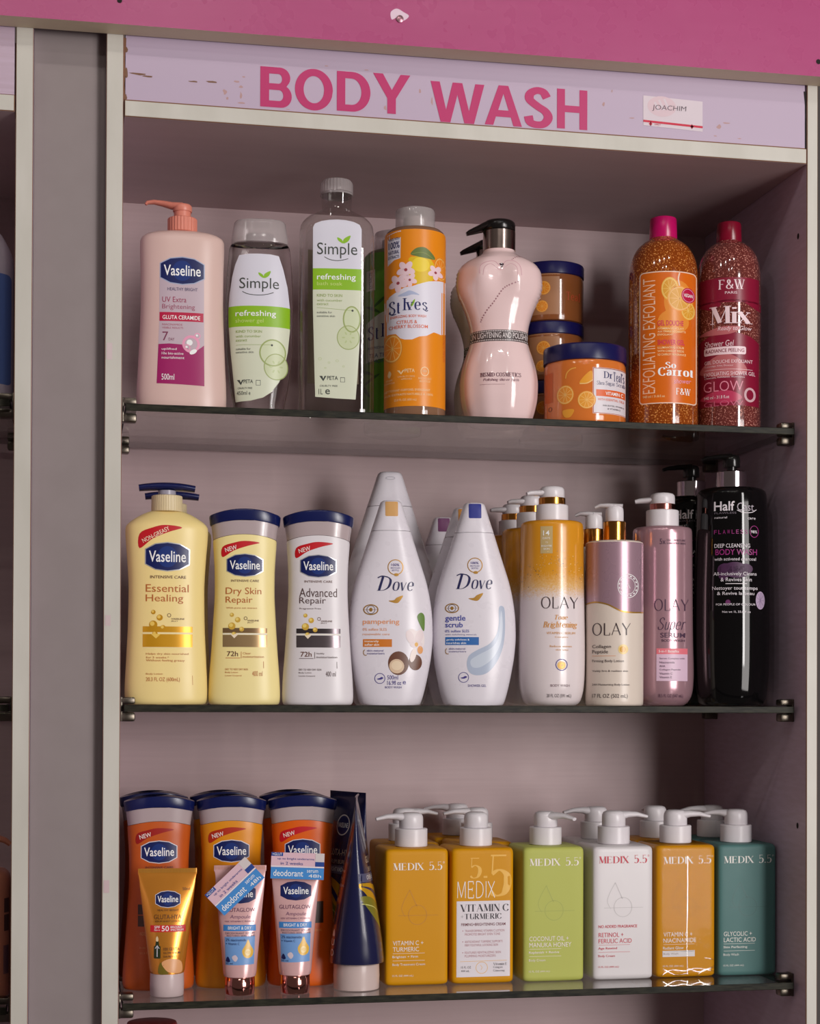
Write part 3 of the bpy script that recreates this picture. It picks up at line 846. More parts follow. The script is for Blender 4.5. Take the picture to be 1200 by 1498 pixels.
out = [(668, 1307), (655, 1180), (640, 1040), (627, 880), (625, 800), (632, 700), (645, 610), (662, 540), (684, 487), (740, 481), (800, 480), (860, 482), (905, 488), (930, 560), (955, 660), (970, 780), (970, 900), (958, 1020), (938, 1120), (910, 1195), (868, 1252), (820, 1284), (750, 1302)]
P.poly(out, lab_w, 1, None, 775); P.poly(out, grn, 1, 775, 891); P.poly(out, palegr, 1, 891, None)
dk = M((62, 66, 62), .5); gtxt = M((140, 160, 80), .5)
def leafmark(P, x, y, s):
    P.curve([(x, y), (x - s * .9, y - s * .55), (x - s * 1.1, y - s * 1.2), (x - s * .2, y - s * .75)], grn, 2)
    P.curve([(x + s * .1, y), (x + s * .2, y - s * .9), (x + s * 1.5, y - s * 1.6), (x + s * 1.1, y - s * .5)], grn, 2)
P.T('Simple', 686, 616, 906, 696, dk, b=.0); leafmark(P, 820, 618, 26)
P.line([(702, 694), (735, 709), (790, 715), (840, 709), (876, 697)], 4, dk, 2, True)
P.T('refreshing', 665, 800, 890, 842, white_print, b=.02); P.T('shower gel', 665, 846, 820, 876, M((190, 210, 120), .5))
P.T('KIND TO SKIN', 668, 911, 812, 926, gtxt, b=.02); P.T('with cucumber', 668, 938, 806, 952, gtxt); P.T('extract', 668, 962, 730, 975, gtxt)
P.line([(668, 994), (868, 992)], 2, gtxt, 2); P.oval(868, 993, 6, 6, dk, 2.4)
P.T('suitable for', 668, 1010, 750, 1022, dk); P.T('sensitive skin', 668, 1028, 766, 1040, dk)
cuc = M((178, 190, 140), .4); cucd = M((150, 164, 100), .4)
def cucumber(P, x, y, s, clipx=None):
    P.oval(x, y, 78 * s, 84 * s, M((192, 200, 162), .4), 1.6); P.ring(x, y, 78 * s, 84 * s, 6 * s, cucd, 2)
    for a in range(0, 360, 60): P.oval(x + 34 * s * math.cos(deg(a)), y + 34 * s * math.sin(deg(a)), 6 * s, 12 * s, cuc, 2.2, 10, a + 90)
P.oval(873, 1035, 72, 72, M((198, 206, 172), .4), 1.3); P.ring(873, 1035, 72, 72, 8, cucd, 1.8); cucumber(P, 892, 1112, .85)
P.poly([(675, 1187), (690, 1187), (697, 1202), (704, 1187), (712, 1187), (697, 1216)], dk, 2); P.T('PETA', 712, 1186, 764, 1206, dk, b=.03)
P.T('CRUELTY FREE', 680, 1228, 760, 1238, dk); P.frame(781, 1190, 805, 1217, 3, dk); P.T('450ml e', 675, 1248, 750, 1270, dk)
P.build('label', root, sh)

# tall clear bath soak bottle
k = .7033e-3 / 3.842; y0 = 1408
root = thing('bath_soak_bottle', 'tallest clear square-shouldered bottle with a long white and green label and ribbed cap', 'bottle', (.2185, .078, T1), deg(-7))
R_ = [r for r in rows_of(k, y0, [(1408, 196), (1402, 207), (1390, 211), (1340, 212), (900, 213), (500, 212), (380, 210), (330, 202), (295, 184), (270, 156), (253, 122), (240, 96), (232, 85), (215, 84), (180, 86), (150, 88)], .62)]
R_ = [r + ((3.6 if r[0] < (y0 - 300) * k else 2.4),) for r in R_]
R_ = [(z, a, min(b, .0262) if z < (y0 - 240) * k else a, e) for z, a, b, e in R_]
sh = Shape(R_)
liquid2 = sheet_glass('clear_soak', (.90, .90, .89), 1.0, .02, 1.75)
bm = bmesh.new(); sh.add(bm, 96); finish(bm, 'body', liquid2, root)
bm = bmesh.new()
lathe(bm, [(84 * k, (y0 - 138) * k), (90 * k, (y0 - 136) * k), (90 * k, (y0 - 85) * k), (82 * k, (y0 - 68) * k), (60 * k, (y0 - 60) * k)], n=120, ribs=(30, .02))
lathe(bm, [(92 * k, (y0 - 150) * k), (92 * k, (y0 - 139) * k)])
finish(bm, 'cap', frost, root, 30)
P = Print(k, 283, y0)
out = [(165, 1300), (160, 1150), (156, 1000), (150, 800), (149, 580), (149, 360), (160, 338), (195, 324), (240, 316), (285, 313), (330, 316), (375, 325), (407, 340), (418, 365), (418, 580), (416, 800), (409, 1000), (398, 1180), (388, 1312), (280, 1308)]
P.poly(out, lab_w, 1, None, 588); P.poly(out, grn, 1, 588, 706); P.poly(out, palegr, 1, 706, None)
P.T('Simple', 172, 445, 394, 532, dk, b=.0); leafmark(P, 314, 448, 28)
P.line([(212, 524), (240, 538), (275, 544), (310, 541), (344, 532)], 4, dk, 2, True)
P.T('refreshing', 172, 618, 386, 660, white_print, b=.02); P.T('bath soak', 172, 662, 312, 682, M((190, 210, 120), .5))
P.T('KIND TO SKIN', 172, 730, 312, 746, gtxt, b=.02); P.T('with cucumber', 172, 758, 312, 772, gtxt); P.T('extract', 172, 780, 236, 793, gtxt)
P.line([(172, 806), (369, 820)], 2, gtxt, 2); P.oval(369, 820, 6, 6, dk, 2.4)
P.T('suitable for', 172, 826, 256, 838, dk); P.T('sensitive skin', 172, 846, 272, 858, dk)
P.oval(365, 868, 46, 70, M((198, 206, 172), .4), 1.3); P.ring(365, 868, 46, 70, 8, cucd, 1.8); cucumber(P, 346, 970, .78)
for a, b, s in ((190, 1090, 9), (240, 1110, 6), (285, 1100, 8), (320, 1130, 6), (220, 1140, 5)): P.ring(a, b, s, s * .7, 2, cuc, 1.8)
P.poly([(187, 1184), (203, 1184), (209, 1200), (216, 1184), (226, 1184), (209, 1214)], dk, 2); P.T('PETA', 230, 1184, 290, 1206, dk, b=.03)
P.T('CRUELTY FREE', 190, 1234, 288, 1244, dk); P.frame(304, 1192, 327, 1217, 3, dk); P.T('1L', 184, 1256, 206, 1286, dk); P.T('e', 220, 1258, 246, 1286, dk, b=.03)
P.build('label', root, sh)
P = Print(k, 262, y0); P.rect(130, 420, 420, 1180, M((168, 150, 132), .5), 1); P.build('back_label', root, sh, back=True)

# round bottle with wrap label, orange in front and green behind
k = .7086e-3 / 3.842; y0 = 1420
ives_sh = Shape(rows_of(k, y0, [(1420, 150), (1416, 162), (1406, 170), (1390, 172), (900, 172), (400, 172), (378, 170), (360, 162), (346, 146), (338, 120)], 1))
amber = M((126, 92, 70), .08, name='pale_amber_gel', coat=.5)
def wrap_bottle(label, loc, rz, front):
    root = thing('body_wash_bottle', label, 'bottle', loc, rz)
    bm = bmesh.new(); ives_sh.add(bm, 80); finish(bm, 'body', amber if front else M((96, 110, 70), .1, coat=.5), root)
    solid('cap', rows_of(k, y0, [(340, 108), (335, 111), (240, 112), (228, 108), (222, 90)], 1), frost, root, lin_=True)
    solid('cap_insert', rows_of(k, y0, [(338, 70), (270, 66), (262, 40)], 1), M((170, 156, 150), .4), root, lin_=True)
    return root
root = wrap_bottle('round bottle with an orange wrap label of lemon, blossom and orange slices', (.3009, .078, T1), deg(-11), True)
org = M((222, 132, 18), .35, name='orange_label'); nv = M((40, 44, 96), .4); orr = M((206, 92, 50), .4)
P = Print(k, 716, y0)
P.band(372, 1352, org, 1)
wv = M((214, 210, 222), .4)
P.poly([(545, 760), (575, 735), (620, 712), (660, 694), (700, 690), (740, 676), (790, 660), (840, 650), (890, 640), (888, 930), (860, 944), (820, 938), (780, 962), (740, 968), (700, 985), (660, 984), (635, 975), (610, 948), (570, 944), (543, 950)], wv, 1.4)
lem = M((214, 178, 20), .4)
P.oval(750, 600, 78, 84, lem, 1.6); P.oval(700, 545, 22, 18, lem, 1.6); P.oval(745, 570, 50, 40, M((226, 198, 40), .4), 1.8)
P.curve([(690, 512), (720, 480), (770, 474), (815, 510), (822, 535), (770, 532), (725, 525)], M((96, 112, 52), .4), 2); P.line([(695, 512), (760, 503), (818, 533)], 3, M((130, 140, 70), .4), 2.4, True)
def slice_(P, x, y, rx, ry, L=1.6, rind=(206, 128, 40), flesh=(222, 128, 24), pith=(226, 176, 96)):
    P.oval(x, y, rx, ry, M(rind, .4), L); P.oval(x, y, rx * .92, ry * .92, M(pith, .4), L + .2); P.oval(x, y, rx * .82, ry * .82, M(flesh, .4), L + .4)
    for a in range(0, 180, 36):
        c, q = math.cos(deg(a)), math.sin(deg(a)); P.line([(x - c * rx * .8, y - q * ry * .8), (x + c * rx * .8, y + q * ry * .8)], rx * .05, M(pith, .4), L + .6)
slice_(P, 856, 580, 36, 66, 1.2)
P.poly([(545, 762), (620, 712), (700, 690), (790, 660), (890, 640), (890, 700), (545, 800)], wv, 1.9)
bl = M((226, 196, 204), .4); blc = M((150, 60, 70), .4)
def blossom(P, x, y, s):
    for a in range(18, 378, 72): P.oval(x + s * .6 * math.cos(deg(a)), y + s * .6 * math.sin(deg(a)), s * .55, s * .38, bl, 2.4, 12, a)
    P.oval(x, y, s * .2, s * .2, blc, 2.8, 8)
blossom(P, 664, 598, 46); blossom(P, 622, 668, 46); blossom(P, 686, 655, 36); blossom(P, 828, 606, 38)
P.poly([(562, 388), (636, 376), (634, 530), (600, 536), (564, 560)], wv, 1.5)
P.T('MADE WITH', 570, 412, 628, 426, nv); P.T('100%', 569, 434, 630, 472, nv, b=.04); P.T('NATURAL', 568, 482, 628, 502, nv, b=.04); P.T('EXTRACTS', 567, 510, 628, 526, nv, b=.03)
P.curve([(620, 740), (660, 722), (690, 714), (740, 738), (700, 736), (665, 744)], M((170, 178, 206), .4), 2)
P.S('St', 572, 765, 634, 838, nv, .2, .05, .22); P.S('Ives', 648, 755, 784, 822, nv, .17, .05, .2); P.line([(572, 826), (590, 840), (612, 838)], 5, nv, 3, True); P.line([(764, 818), (778, 826), (786, 820)], 5, nv, 3, True)
P.curve([(690, 795), (705, 770), (715, 762), (712, 780), (700, 800)], grn, 3.2)
P.T('ENERGIZING BODY WASH', 580, 847, 776, 862, orr, b=.02); P.T('CITRUS &', 615, 877, 728, 896, orr, b=.03); P.T('CHERRY BLOSSOM', 572, 902, 786, 921, orr, b=.03)
slice_(P, 592, 1028, 56, 80, 2)
lt_ = M((236, 200, 150), .4)
P.curve([(575, 1148), (586, 1165), (576, 1188), (566, 1172)], lt_, 2); P.T('VEGAN', 556, 1196, 592, 1206, lt_); P.T('FORMULA', 548, 1212, 605, 1222, lt_)
P.poly([(618, 1152), (632, 1152), (640, 1166), (648, 1152), (660, 1150), (640, 1176)], lt_, 2); P.T('PETA', 660, 1146, 715, 1166, lt_, b=.04); P.T('CRUELTY FREE', 622, 1184, 716, 1192, lt_); P.T('APPROVED', 640, 1198, 700, 1206, lt_)
P.ring(770, 1160, 21, 24, 4, lt_); P.T('100%', 758, 1152, 782, 1164, lt_); P.T('RECYCLED', 735, 1194, 806, 1204, lt_); P.T('BOTTLE', 742, 1210, 800, 1220, lt_)
P.T('NETTOYANT CORPOREL ENERGISANT', 548, 1256, 800, 1268, lt_, b=.02); P.T('AUX EXTRAITS NATURELS A 100%', 548, 1280, 815, 1292, lt_, b=.02); P.T('22.0 FL OZ (650 mL)', 602, 1310, 725, 1326, lt_, b=.02)
P.T('NATURAL EXTRACTS', 805, 1008, 950, 1020, orr, rot=-90)
P.build('label', root, ives_sh)
root = wrap_bottle('round bottle with a green wrap label half hidden behind the orange one', (.2948, .168, T1), deg(-11), False)
P = Print(k, 716, y0); gl_ = M((84, 140, 30), .35, name='green_label')
P.band(372, 1352, gl_, 1)
P.poly([(545, 790), (575, 770), (640, 730), (720, 700), (800, 680), (890, 660), (888, 930), (780, 962), (700, 985), (620, 1000), (543, 1010)], M((190, 200, 186), .4), 1.4)
P.rect(562, 470, 612, 590, M((200, 204, 190), .4), 1.5); P.T('EXTRACTS', 540, 522, 634, 540, nv, rot=-90)
P.S('St', 572, 800, 634, 880, nv, .2, .05, .22); P.S('Ives', 648, 790, 784, 868, nv, .17, .05, .2)
P.T('REFRESHING', 572, 920, 700, 934, nv); P.T('TEA TREE &', 580, 960, 730, 985, nv); P.T('LEMONGRASS', 574, 995, 760, 1018, nv)
for a, b, c, d in ((560, 1060, 30, 90), (590, 1110, -30, 100), (560, 1170, 60, 80), (600, 700, 30, 80), (640, 660, -40, 80)): P.oval(a, b, d * .6, 9, M((40, 84, 20), .4), 2, 12, c)
P.poly([(575, 1320), (588, 1320), (596, 1334), (604, 1320), (616, 1320), (596, 1346)], M((190, 210, 150), .4), 2)
P.build('label', root, ives_sh)

# bust-shaped pump bottles
k = .7168e-3 / 4.161; y0 = 1353
def bust_mod(x, y, z, a, b):
    t = math.atan2(y / max(b, 1e-6), x / max(a, 1e-6)); u = (y0 - z / k)
    if 345 < u < 640:
        wq = min(1, (u - 345) / 40, (640 - u) / 60) * max(0, (abs(math.cos(t)) - .62) / .38)
        q = 1 + .016 * wq * math.sin(u * 2 * PI / 23 + 2 * math.cos(t)); x *= q; y *= q
        if y < 0:
            g = math.exp(-((u - 470) / 95) ** 2) * (math.exp(-((abs(x) / a - .42) / .26) ** 2)); y -= .006 * g
    if u > 880:
        wq = min(1, (u - 880) / 120); q = 1 + .012 * wq * math.cos(10 * t); x *= q; y *= q
    return x, y
BR = [(1353, 178, .026), (1346, 190, .029), (1320, 200, .031), (1260, 218, .034), (1180, 233, .0365), (1100, 236, .037), (1020, 226, .0355), (940, 204, .033), (880, 184, .030), (845, 176, .028), (800, 175, .028), (760, 180, .028),
      (700, 195, .029), (620, 226, .031), (560, 252, .032), (500, 263, .032), (430, 257, .031), (385, 232, .029), (362, 205, .027), (345, 172, .025), (328, 135, .022), (312, 112, .0185), (298, 99, .017), (288, 96, .0166)]
bust_sh = Shape(rows_of(k, y0, BR, 1), 2.15, mod=bust_mod)
bpink = M((226, 198, 198), .12, name='glossy_pink_plastic', coat=.6)
root = thing('shower_wash_bottle', 'pink bust-shaped pump bottle with a lettered belt, in front of its twin', 'pump bottle', (.3912, .080, T1), deg(-13))
bm = bmesh.new(); bust_sh.add(bm, 120, .0022); finish(bm, 'body', bpink, root, 60)
blk = M((20, 18, 18), .2, name='black_plastic')
pump(root, (y0 - 292) * k, (99 * k, 126 * k, M((166, 150, 142), .2, 1.0, name='brushed_metal')), (98 * k, 66 * k, blk),
     [(0, 162 * k, 88 * k, 28 * k), (80 * k, 158 * k, 72 * k, 26 * k), (130 * k, 140 * k, 52 * k, 20 * k), (180 * k, 122 * k, 38 * k, 14 * k), (200 * k, 112 * k, 30 * k, 9 * k)], PI)
P = Print(k, 340, y0)
P.band(797, 866, M((70, 60, 60), .3), 1); wt = M((214, 204, 204), .35)
P.T('SKIN LIGHTENING AND POLISHING', 150, 812, 540, 846, wt, b=.03, L=2)
for i in range(36):
    x = 160 + i * 10.3; P.oval(x, 804, 3.2, 4.5, wt, 2, 8); P.oval(x, 858, 3.2, 4.5, wt, 2, 8)
seam = M((150, 104, 112), .3)
pts = smooth_pts([(452, 518), (400, 535), (362, 556), (330, 598), (300, 640), (268, 676), (240, 718), (226, 750)], 6)
for i in range(0, len(pts) - 1, 2): P.line([pts[i], pts[i + 1]], 8, seam, 1)
pts = smooth_pts([(412, 380), (440, 358), (476, 346)], 6)
for i in range(0, len(pts) - 1, 2): P.line([pts[i], pts[i + 1]], 7, seam, 1)
rid = M((206, 160, 170), .2)
P.line([(220, 470), (225, 420), (260, 395), (310, 390), (345, 420), (380, 388), (430, 392), (462, 425), (470, 480)], 4, rid, 1, True)
P.line([(240, 480), (250, 430), (290, 408), (345, 445), (400, 408), (440, 430), (448, 480)], 3, rid, 1, True)
P.poly([(336, 406), (352, 400), (366, 408), (352, 432)], M((60, 40, 50), .1), 2); P.poly([(346, 404), (352, 401), (356, 410)], white_print, 2.4)
P.S('BISMID COSMETICS', 226, 1064, 470, 1088, M((90, 40, 60), .4), .2, .06, .25); P.S('Polishing shower bath', 245, 1098, 456, 1118, M((110, 60, 80), .4), .14, .07, 0, .2)
P.line([(222, 1134), (372, 1134)], 2, seam, 1)
P.build('print', root, bust_sh, step=.0012, stepz=.004)
dup(root, (.4025, .157, T1), deg(-14), 'pink bust-shaped pump bottle half hidden behind and left of its twin')

# scrub jars
k = .7172e-3 / 4.161; y0 = 1368
jo = M((206, 112, 46), .12, name='orange_scrub', coat=.7)
jlid = M((17, 16, 70), .3, name='navy_lid')
def jar(label, loc, rz, r, h, hl, full):
    root = thing('scrub_jar', label, 'jar', loc, rz)
    rows = [(0, r * .9, r * .9), (.0012, r * .965, r * .965), (.004, r * .985, r * .985), (h - hl - .003, r * .985, r * .985), (h - hl + .0006, r * .95, r * .95)]
    js = Shape(rows)
    bm = bmesh.new(); js.add(bm, 80); finish(bm, 'body', jo if full else M((124, 72, 38), .14, coat=.6), root)  # stacked jars: the shade they stand in is put into this browner body
    bm = bmesh.new(); lathe(bm, [(r * .97, h - hl), (r, h - hl + .0008), (r, h - .002), (r * .985, h - .0005), (r * .95, h)], n=80)
    finish(bm, 'lid', jlid, root, 50)
    return root, js
root, js = jar('wide orange scrub jar with a white label, in front of the jar stack', (.4838, .076, T1), deg(-17), .0437, .0835, .0175, True)
P = Print(k, 855, y0)
P.rect(902, 1036, 1106, 1312, M((212, 204, 210), .4), 1); P.frame(906, 1040, 1103, 1308, 5, M((180, 90, 50), .4), 1.6)
P.S('Dr', 966, 1058, 1018, 1098, nv, .18, .05, .2); P.S("Teal's", 1024, 1056, 1092, 1112, nv, .18, .05, .2)
P.S('Shea Sugar Scrub', 926, 1116, 1096, 1146, nv, .13, .05, .16)
P.rect(922, 1168, 1098, 1208, M((214, 90, 30), .4), 2); P.T('VITAMIN C', 978, 1178, 1084, 1200, white_print, b=.04)
P.T('WITH ESSENTIAL OILS', 932, 1220, 1090, 1234, M((214, 90, 30), .4)); P.T('SHEA BUTTER, VITAMIN B', 962, 1258, 1090, 1268, ink); P.T('& VITAMIN E', 990, 1276, 1068, 1286, ink)
slice_(P, 738, 1196, 52, 58, 1.4, (216, 140, 44), (222, 140, 48), (232, 184, 110)); slice_(P, 866, 1232, 55, 54, 1.4, (216, 140, 44), (224, 150, 48), (232, 184, 110))
P.curve([(822, 1130), (860, 1080), (896, 1058), (900, 1110), (870, 1130)], M((222, 150, 40), .4), 1.6); P.line([(824, 1134), (868, 1132), (902, 1112)], 6, M((232, 190, 120), .4), 2, True)
P.line([(740, 1098), (748, 1066), (772, 1044), (802, 1038)], 7, M((222, 160, 70), .4), 1.6, True)
P.curve([(724, 1290), (790, 1288), (770, 1330), (735, 1330)], M((220, 150, 50), .4), 1.6)
P.rect(614, 1050, 664, 1230, M((190, 92, 36), .4), 1); P.ring(648, 1270, 10, 12, 3, M((90, 50, 20), .4))
P.build('label', root, js)
k2 = .7640e-3 / 4.161
def stack_jar(label, z):
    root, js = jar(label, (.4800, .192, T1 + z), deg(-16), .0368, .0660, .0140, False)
    P = Print(k2, 650, 0); P.y0 = 365
    P.rect(520, 78, 700, 330, M((150, 104, 70), .4), 1)
    slice_(P, 605, 170, 42, 42, 1.4, (196, 120, 30), (206, 124, 26), (214, 160, 80)); slice_(P, 596, 280, 36, 36, 1.4, (196, 120, 30), (206, 124, 26), (214, 160, 80))
    P.S('Teal', 740, 190, 822, 240, M((160, 60, 30), .4), .16, .06, .1)
    P.build('label', root, js)
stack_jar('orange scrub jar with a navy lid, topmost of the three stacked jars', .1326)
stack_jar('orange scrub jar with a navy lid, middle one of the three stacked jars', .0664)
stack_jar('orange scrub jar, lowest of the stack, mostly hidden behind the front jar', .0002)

# glittering shower gels
def glitter(rgb, a, b, name):
    m = M(rgb, .1, coat=.8, name=name)
    nt, bs = nodes_of(m)
    tc = nt.nodes.new('ShaderNodeTexCoord'); v = nt.nodes.new('ShaderNodeTexVoronoi'); v.inputs['Scale'].default_value = 700
    n2 = nt.nodes.new('ShaderNodeTexNoise'); n2.inputs['Scale'].default_value = 620; n2.inputs['Detail'].default_value = 1
    mx = nt.nodes.new('ShaderNodeMath'); mx.operation = 'MULTIPLY'
    cr = nt.nodes.new('ShaderNodeValToRGB')
    for i, (p, c) in enumerate(((.0, rgb), (.54, rgb), (.62, a), (.70, b))):
        e = cr.color_ramp.elements[i] if i < 2 else cr.color_ramp.elements.new(p)
        e.position = p; e.color = tuple(min(.9, lin(q) * GAIN) for q in c) + (1,)
    nt.links.new(tc.outputs['Object'], n2.inputs['Vector'])
    nt.links.new(n2.outputs['Fac'], cr.inputs['Fac']); nt.links.new(cr.outputs['Color'], bs.inputs['Base Color'])
    return m
k = .7241e-3 / 4; y0 = 1336
root = thing('exfoliating_gel_bottle', 'sparkling orange gel bottle with a magenta cap and a white-framed orange label', 'bottle', (.5731, .083, T1), deg(-19.5))
cs = Shape(rows_of(k, y0, [(1336, 180), (1331, 195), (1318, 203), (1280, 205), (900, 205), (500, 205), (420, 204), (360, 198), (310, 186), (270, 166), (240, 144), (218, 118), (202, 92), (190, 80)], 1))
bm = bmesh.new(); cs.add(bm, 80); finish(bm, 'body', glitter((128, 56, 10), (176, 96, 30), (220, 160, 90), 'orange_glitter_gel'), root)
solid('cap', rows_of(k, y0, [(192, 80), (188, 82), (80, 79), (70, 76), (62, 60)], 1), M((176, 10, 88), .25, name='magenta_cap'), root, lin_=True)
P = Print(k, 252, y0); oc = M((206, 98, 14), .3); oc2 = M((218, 134, 48), .3)
P.rect(115, 427, 447, 1196, M((226, 196, 176), .35), 1, 22); P.rect(121, 433, 441, 1190, oc, 1.5, 18)
P.oval(340, 600, 84, 120, oc2, 1.9); P.oval(310, 720, 90, 70, oc2, 1.8)
P.T('EXFOLIATING EXFOLIANT', -164, 764, 506, 836, M((236, 190, 160), .35), b=-.02, rot=-90, L=2.5)
yl = M((206, 178, 50), .4)
slice_(P, 290, 530, 50, 68, 2.1, (222, 170, 66), (212, 150, 44), (226, 186, 104)); slice_(P, 345, 585, 70, 74, 2.5, (230, 150, 70), (214, 156, 66), (228, 178, 110)); slice_(P, 395, 650, 40, 54, 2.1, (222, 170, 66), (212, 150, 44), (226, 186, 104))
P.oval(395, 562, 40, 44, mag2, 3.3); P.ring(395, 562, 33, 37, 3, pl, 3.6); P.T('VEGAN', 369, 553, 421, 572, white_print, b=.03, L=3.8)
P.T('GEL DOUCHE', 220, 714, 368, 745, M((196, 30, 80), .4), b=.05)
for i, s in enumerate(('GOMMAGE ECLAT', 'AUX GRAINS DE CAROTTE', 'EXFOLIANT')): P.T(s, 220, 755 + i * 18, 370 - (i == 2) * 60 + (i == 1) * 10, 766 + i * 18, lt_, b=.03)
P.T('SHOWER GEL', 220, 826, 374, 856, M((196, 30, 80), .4), b=.05)
for i, s in enumerate(('ILLUMINATING SCRUB', 'WITH CARROT SEEDS', 'SO CARROT FRAGRANCE')): P.T(s, 220, 866 + i * 20, 370 + (i == 2) * 12, 878 + i * 20, lt_, b=.03)
P.S('So', 264, 956, 326, 992, white_print, .24, .07, .18); P.S('Carrot', 222, 986, 424, 1036, white_print, .26, .06, .2)
P.T('shower', 312, 1050, 412, 1078, pl, b=-.01, sl=.3, rot=-4); P.S('F&W', 326, 1106, 408, 1144, white_print, .17, .06, .12)
P.T('940 ml / 31.8 fl oz', 136, 1146, 262, 1160, lt_, b=.02)
P.line([(345, 436), (338, 470), (345, 510)], 8, M((226, 196, 176), .35), 2.2, True)
P.build('label', root, cs)
dup(root, (.6030, .172, T1), deg(-19), 'sparkling orange gel bottle standing in the dark behind the white-framed one', skip=('label',))

k = .7274e-3 / 4; y0 = 1354
root = thing('exfoliating_gel_bottle', 'sparkling dark red gel bottle with a red cap on the top shelf', 'bottle', (.6490, .086, T1), deg(-21.5))
xs = Shape(rows_of(k, y0, [(1354, 165), (1349, 178), (1336, 185), (1300, 187), (900, 187), (500, 187), (420, 186), (360, 180), (315, 170), (280, 154), (250, 132), (228, 108), (214, 84), (205, 74)], 1))
bm = bmesh.new(); xs.add(bm, 80); finish(bm, 'body', glitter((98, 42, 38), (140, 78, 70), (200, 140, 126), 'red_glitter_gel'), root)
solid('cap', rows_of(k, y0, [(206, 73), (202, 75), (105, 72), (94, 69), (86, 54)], 1), M((118, 8, 36), .25, name='red_cap'), root, lin_=True)
P = Print(k, 665, y0); rd = M((126, 16, 46), .3); mv = M((176, 96, 100), .3)
P.rect(486, 455, 838, 600, rd, 1); P.curve([(486, 600), (560, 640), (620, 610), (560, 590)], rd, 1); P.curve([(560, 600), (700, 585), (838, 640), (838, 590)], rd, 1)
P.poly([(490, 820), (560, 790), (640, 775), (720, 780), (790, 800), (838, 830), (838, 1205), (486, 1205)], rd, 1)
P.curve([(495, 1000), (560, 930), (640, 900), (720, 930), (770, 1000), (700, 1030), (600, 1035)], mv, 1.5); P.curve([(490, 780), (560, 755), (640, 740), (730, 745), (690, 780), (600, 790)], mv, 1.3)
P.curve([(500, 1160), (580, 1120), (680, 1120), (740, 1160), (640, 1190)], M((176, 50, 84), .3), 1.5)
wp = M((226, 200, 206), .35)
P.S('F&W', 604, 468, 754, 524, wp, .17, .06, .14); P.T('PARIS', 641, 537, 711, 552, wp, b=.0)
P.S('Mix', 553, 622, 798, 728, wp, .21, .04, .16); P.T('Ready to Glow', 600, 740, 795, 772, wp, sl=.25)
P.T('Shower Gel', 525, 822, 692, 856, wp, sl=.15, b=-.01)
P.rect(522, 859, 762, 905, wp, 2, 10); P.T('RADIANCE PEELING', 532, 871, 752, 892, rd, b=.03, L=3)
P.T('GEL DOUCHE EXFOLIANT', 525, 936, 800, 956, wp); P.T('Gommage, Eclat, Douceur', 525, 965, 690, 976, wp); P.line([(525, 990), (800, 994)], 2, wp)
P.T('EXFOLIATING SHOWER GEL', 522, 1005, 815, 1027, wp); P.T('Cleanses, Exfoliates, Illuminates', 525, 1032, 755, 1043, wp)
P.T('GLOW', 520, 1060, 746, 1120, M((214, 130, 150), .35), b=-.03); P.T('940 ml - 31.8 fl.oz', 522, 1144, 666, 1162, wp, b=.02); P.T('GLOW', 522, 1176, 746, 1206, M((190, 90, 116), .35), b=-.03)
P.ring(785, 1140, 27, 36, 13, M((196, 160, 166), .35)); P.oval(785, 1140, 12, 16, rd, 2)
P.build('label', root, xs)

# ---------------------------------------------------------------- middle shelf
k = .676e-3 / 4.048; y0 = 1376
ycol = M((236, 210, 142), .38, name='yellow_plastic', sss=0)
ysh = Shape(rows_of(k, y0, [(1376, 222), (1371, 232), (1358, 240), (1300, 244), (1100, 236), (900, 227), (700, 224), (500, 234), (400, 242), (340, 245), (322, 243), (306, 234), (286, 212), (266, 182), (246, 148), (232, 116), (224, 92)], .62, 2.6), 2.6)
root = thing('lotion_bottle', 'large yellow pump bottle with a navy paddle pump, in front of its twin', 'pump bottle', (.0466, .066, T2), deg(-1))
bm = bmesh.new(); ysh.add(bm, 80); finish(bm, 'body', ycol, root)
ycollar = M((206, 188, 150), .4, name='cream_collar')
zt = (y0 - 226) * k
bm = bmesh.new(); lathe(bm, [(90 * k, zt), (92 * k, zt + .001), (90 * k, zt + 92 * k), (84 * k, zt + 96 * k), (60 * k, zt + 97 * k)], off=(0, 0, 0), n=160, ribs=(40, .015)); finish(bm, 'pump_collar', ycollar, root)
bm = bmesh.new(); lathe(bm, [(52 * k, zt + 96 * k), (52 * k, zt + 126 * k)]); finish(bm, 'pump_stem', M((150, 146, 160), .3), root)
bm = bmesh.new()
for i in range(1): pass
ps = []
N = 14
prs = []
for i in range(N + 1):
    u = -1 + 2 * i / N
    prs.append((Vector((u * 166 * k, 0, zt + (152 - 12 * u * u) * k)), 60 * k * (1 - .25 * u * u), (24 - 4 * u * u) * k))
sweep(bm, [p[0] for p in prs], [(p[1], p[2]) for p in prs], n=20)
for v in bm.verts:
    pass
finish(bm, 'pump_head', navy, root, 50)
P = Print(k, 287, y0)
def ribbon(P, x0, y0_, x1, y1, word, s=1.0, m=red_ink):
    w, h = x1 - x0, y1 - y0_
    P.curve([(x0, y0_ + h * .38), (x0 + w * .3, y0_ + h * .12), (x0 + w * .6, y0_ + h * .0), (x1, y0_ + h * .1), (x0 + w * .68, y0_ + h * .30), (x0 + w * .3, y0_ + h * .60), (x0, y1)], m, 1, 4)
ribbon(P, 124, 318, 372, 456, 'NON-GREASY')
P.T('NON-GREASY', 132, 362, 304, 388, M((236, 214, 190), .4), b=.02, rot=-27)
badge(P, 155, 418, 418, 592, rim=silver)
bi = M((96, 58, 44), .5); ob = M((178, 98, 40), .5)
P.T('INTENSIVE CARE', 187, 616, 396, 633, bi, b=.03)
P.T('Essential', 162, 668, 412, 713, ob); P.T('Healing', 162, 728, 380, 782, ob)
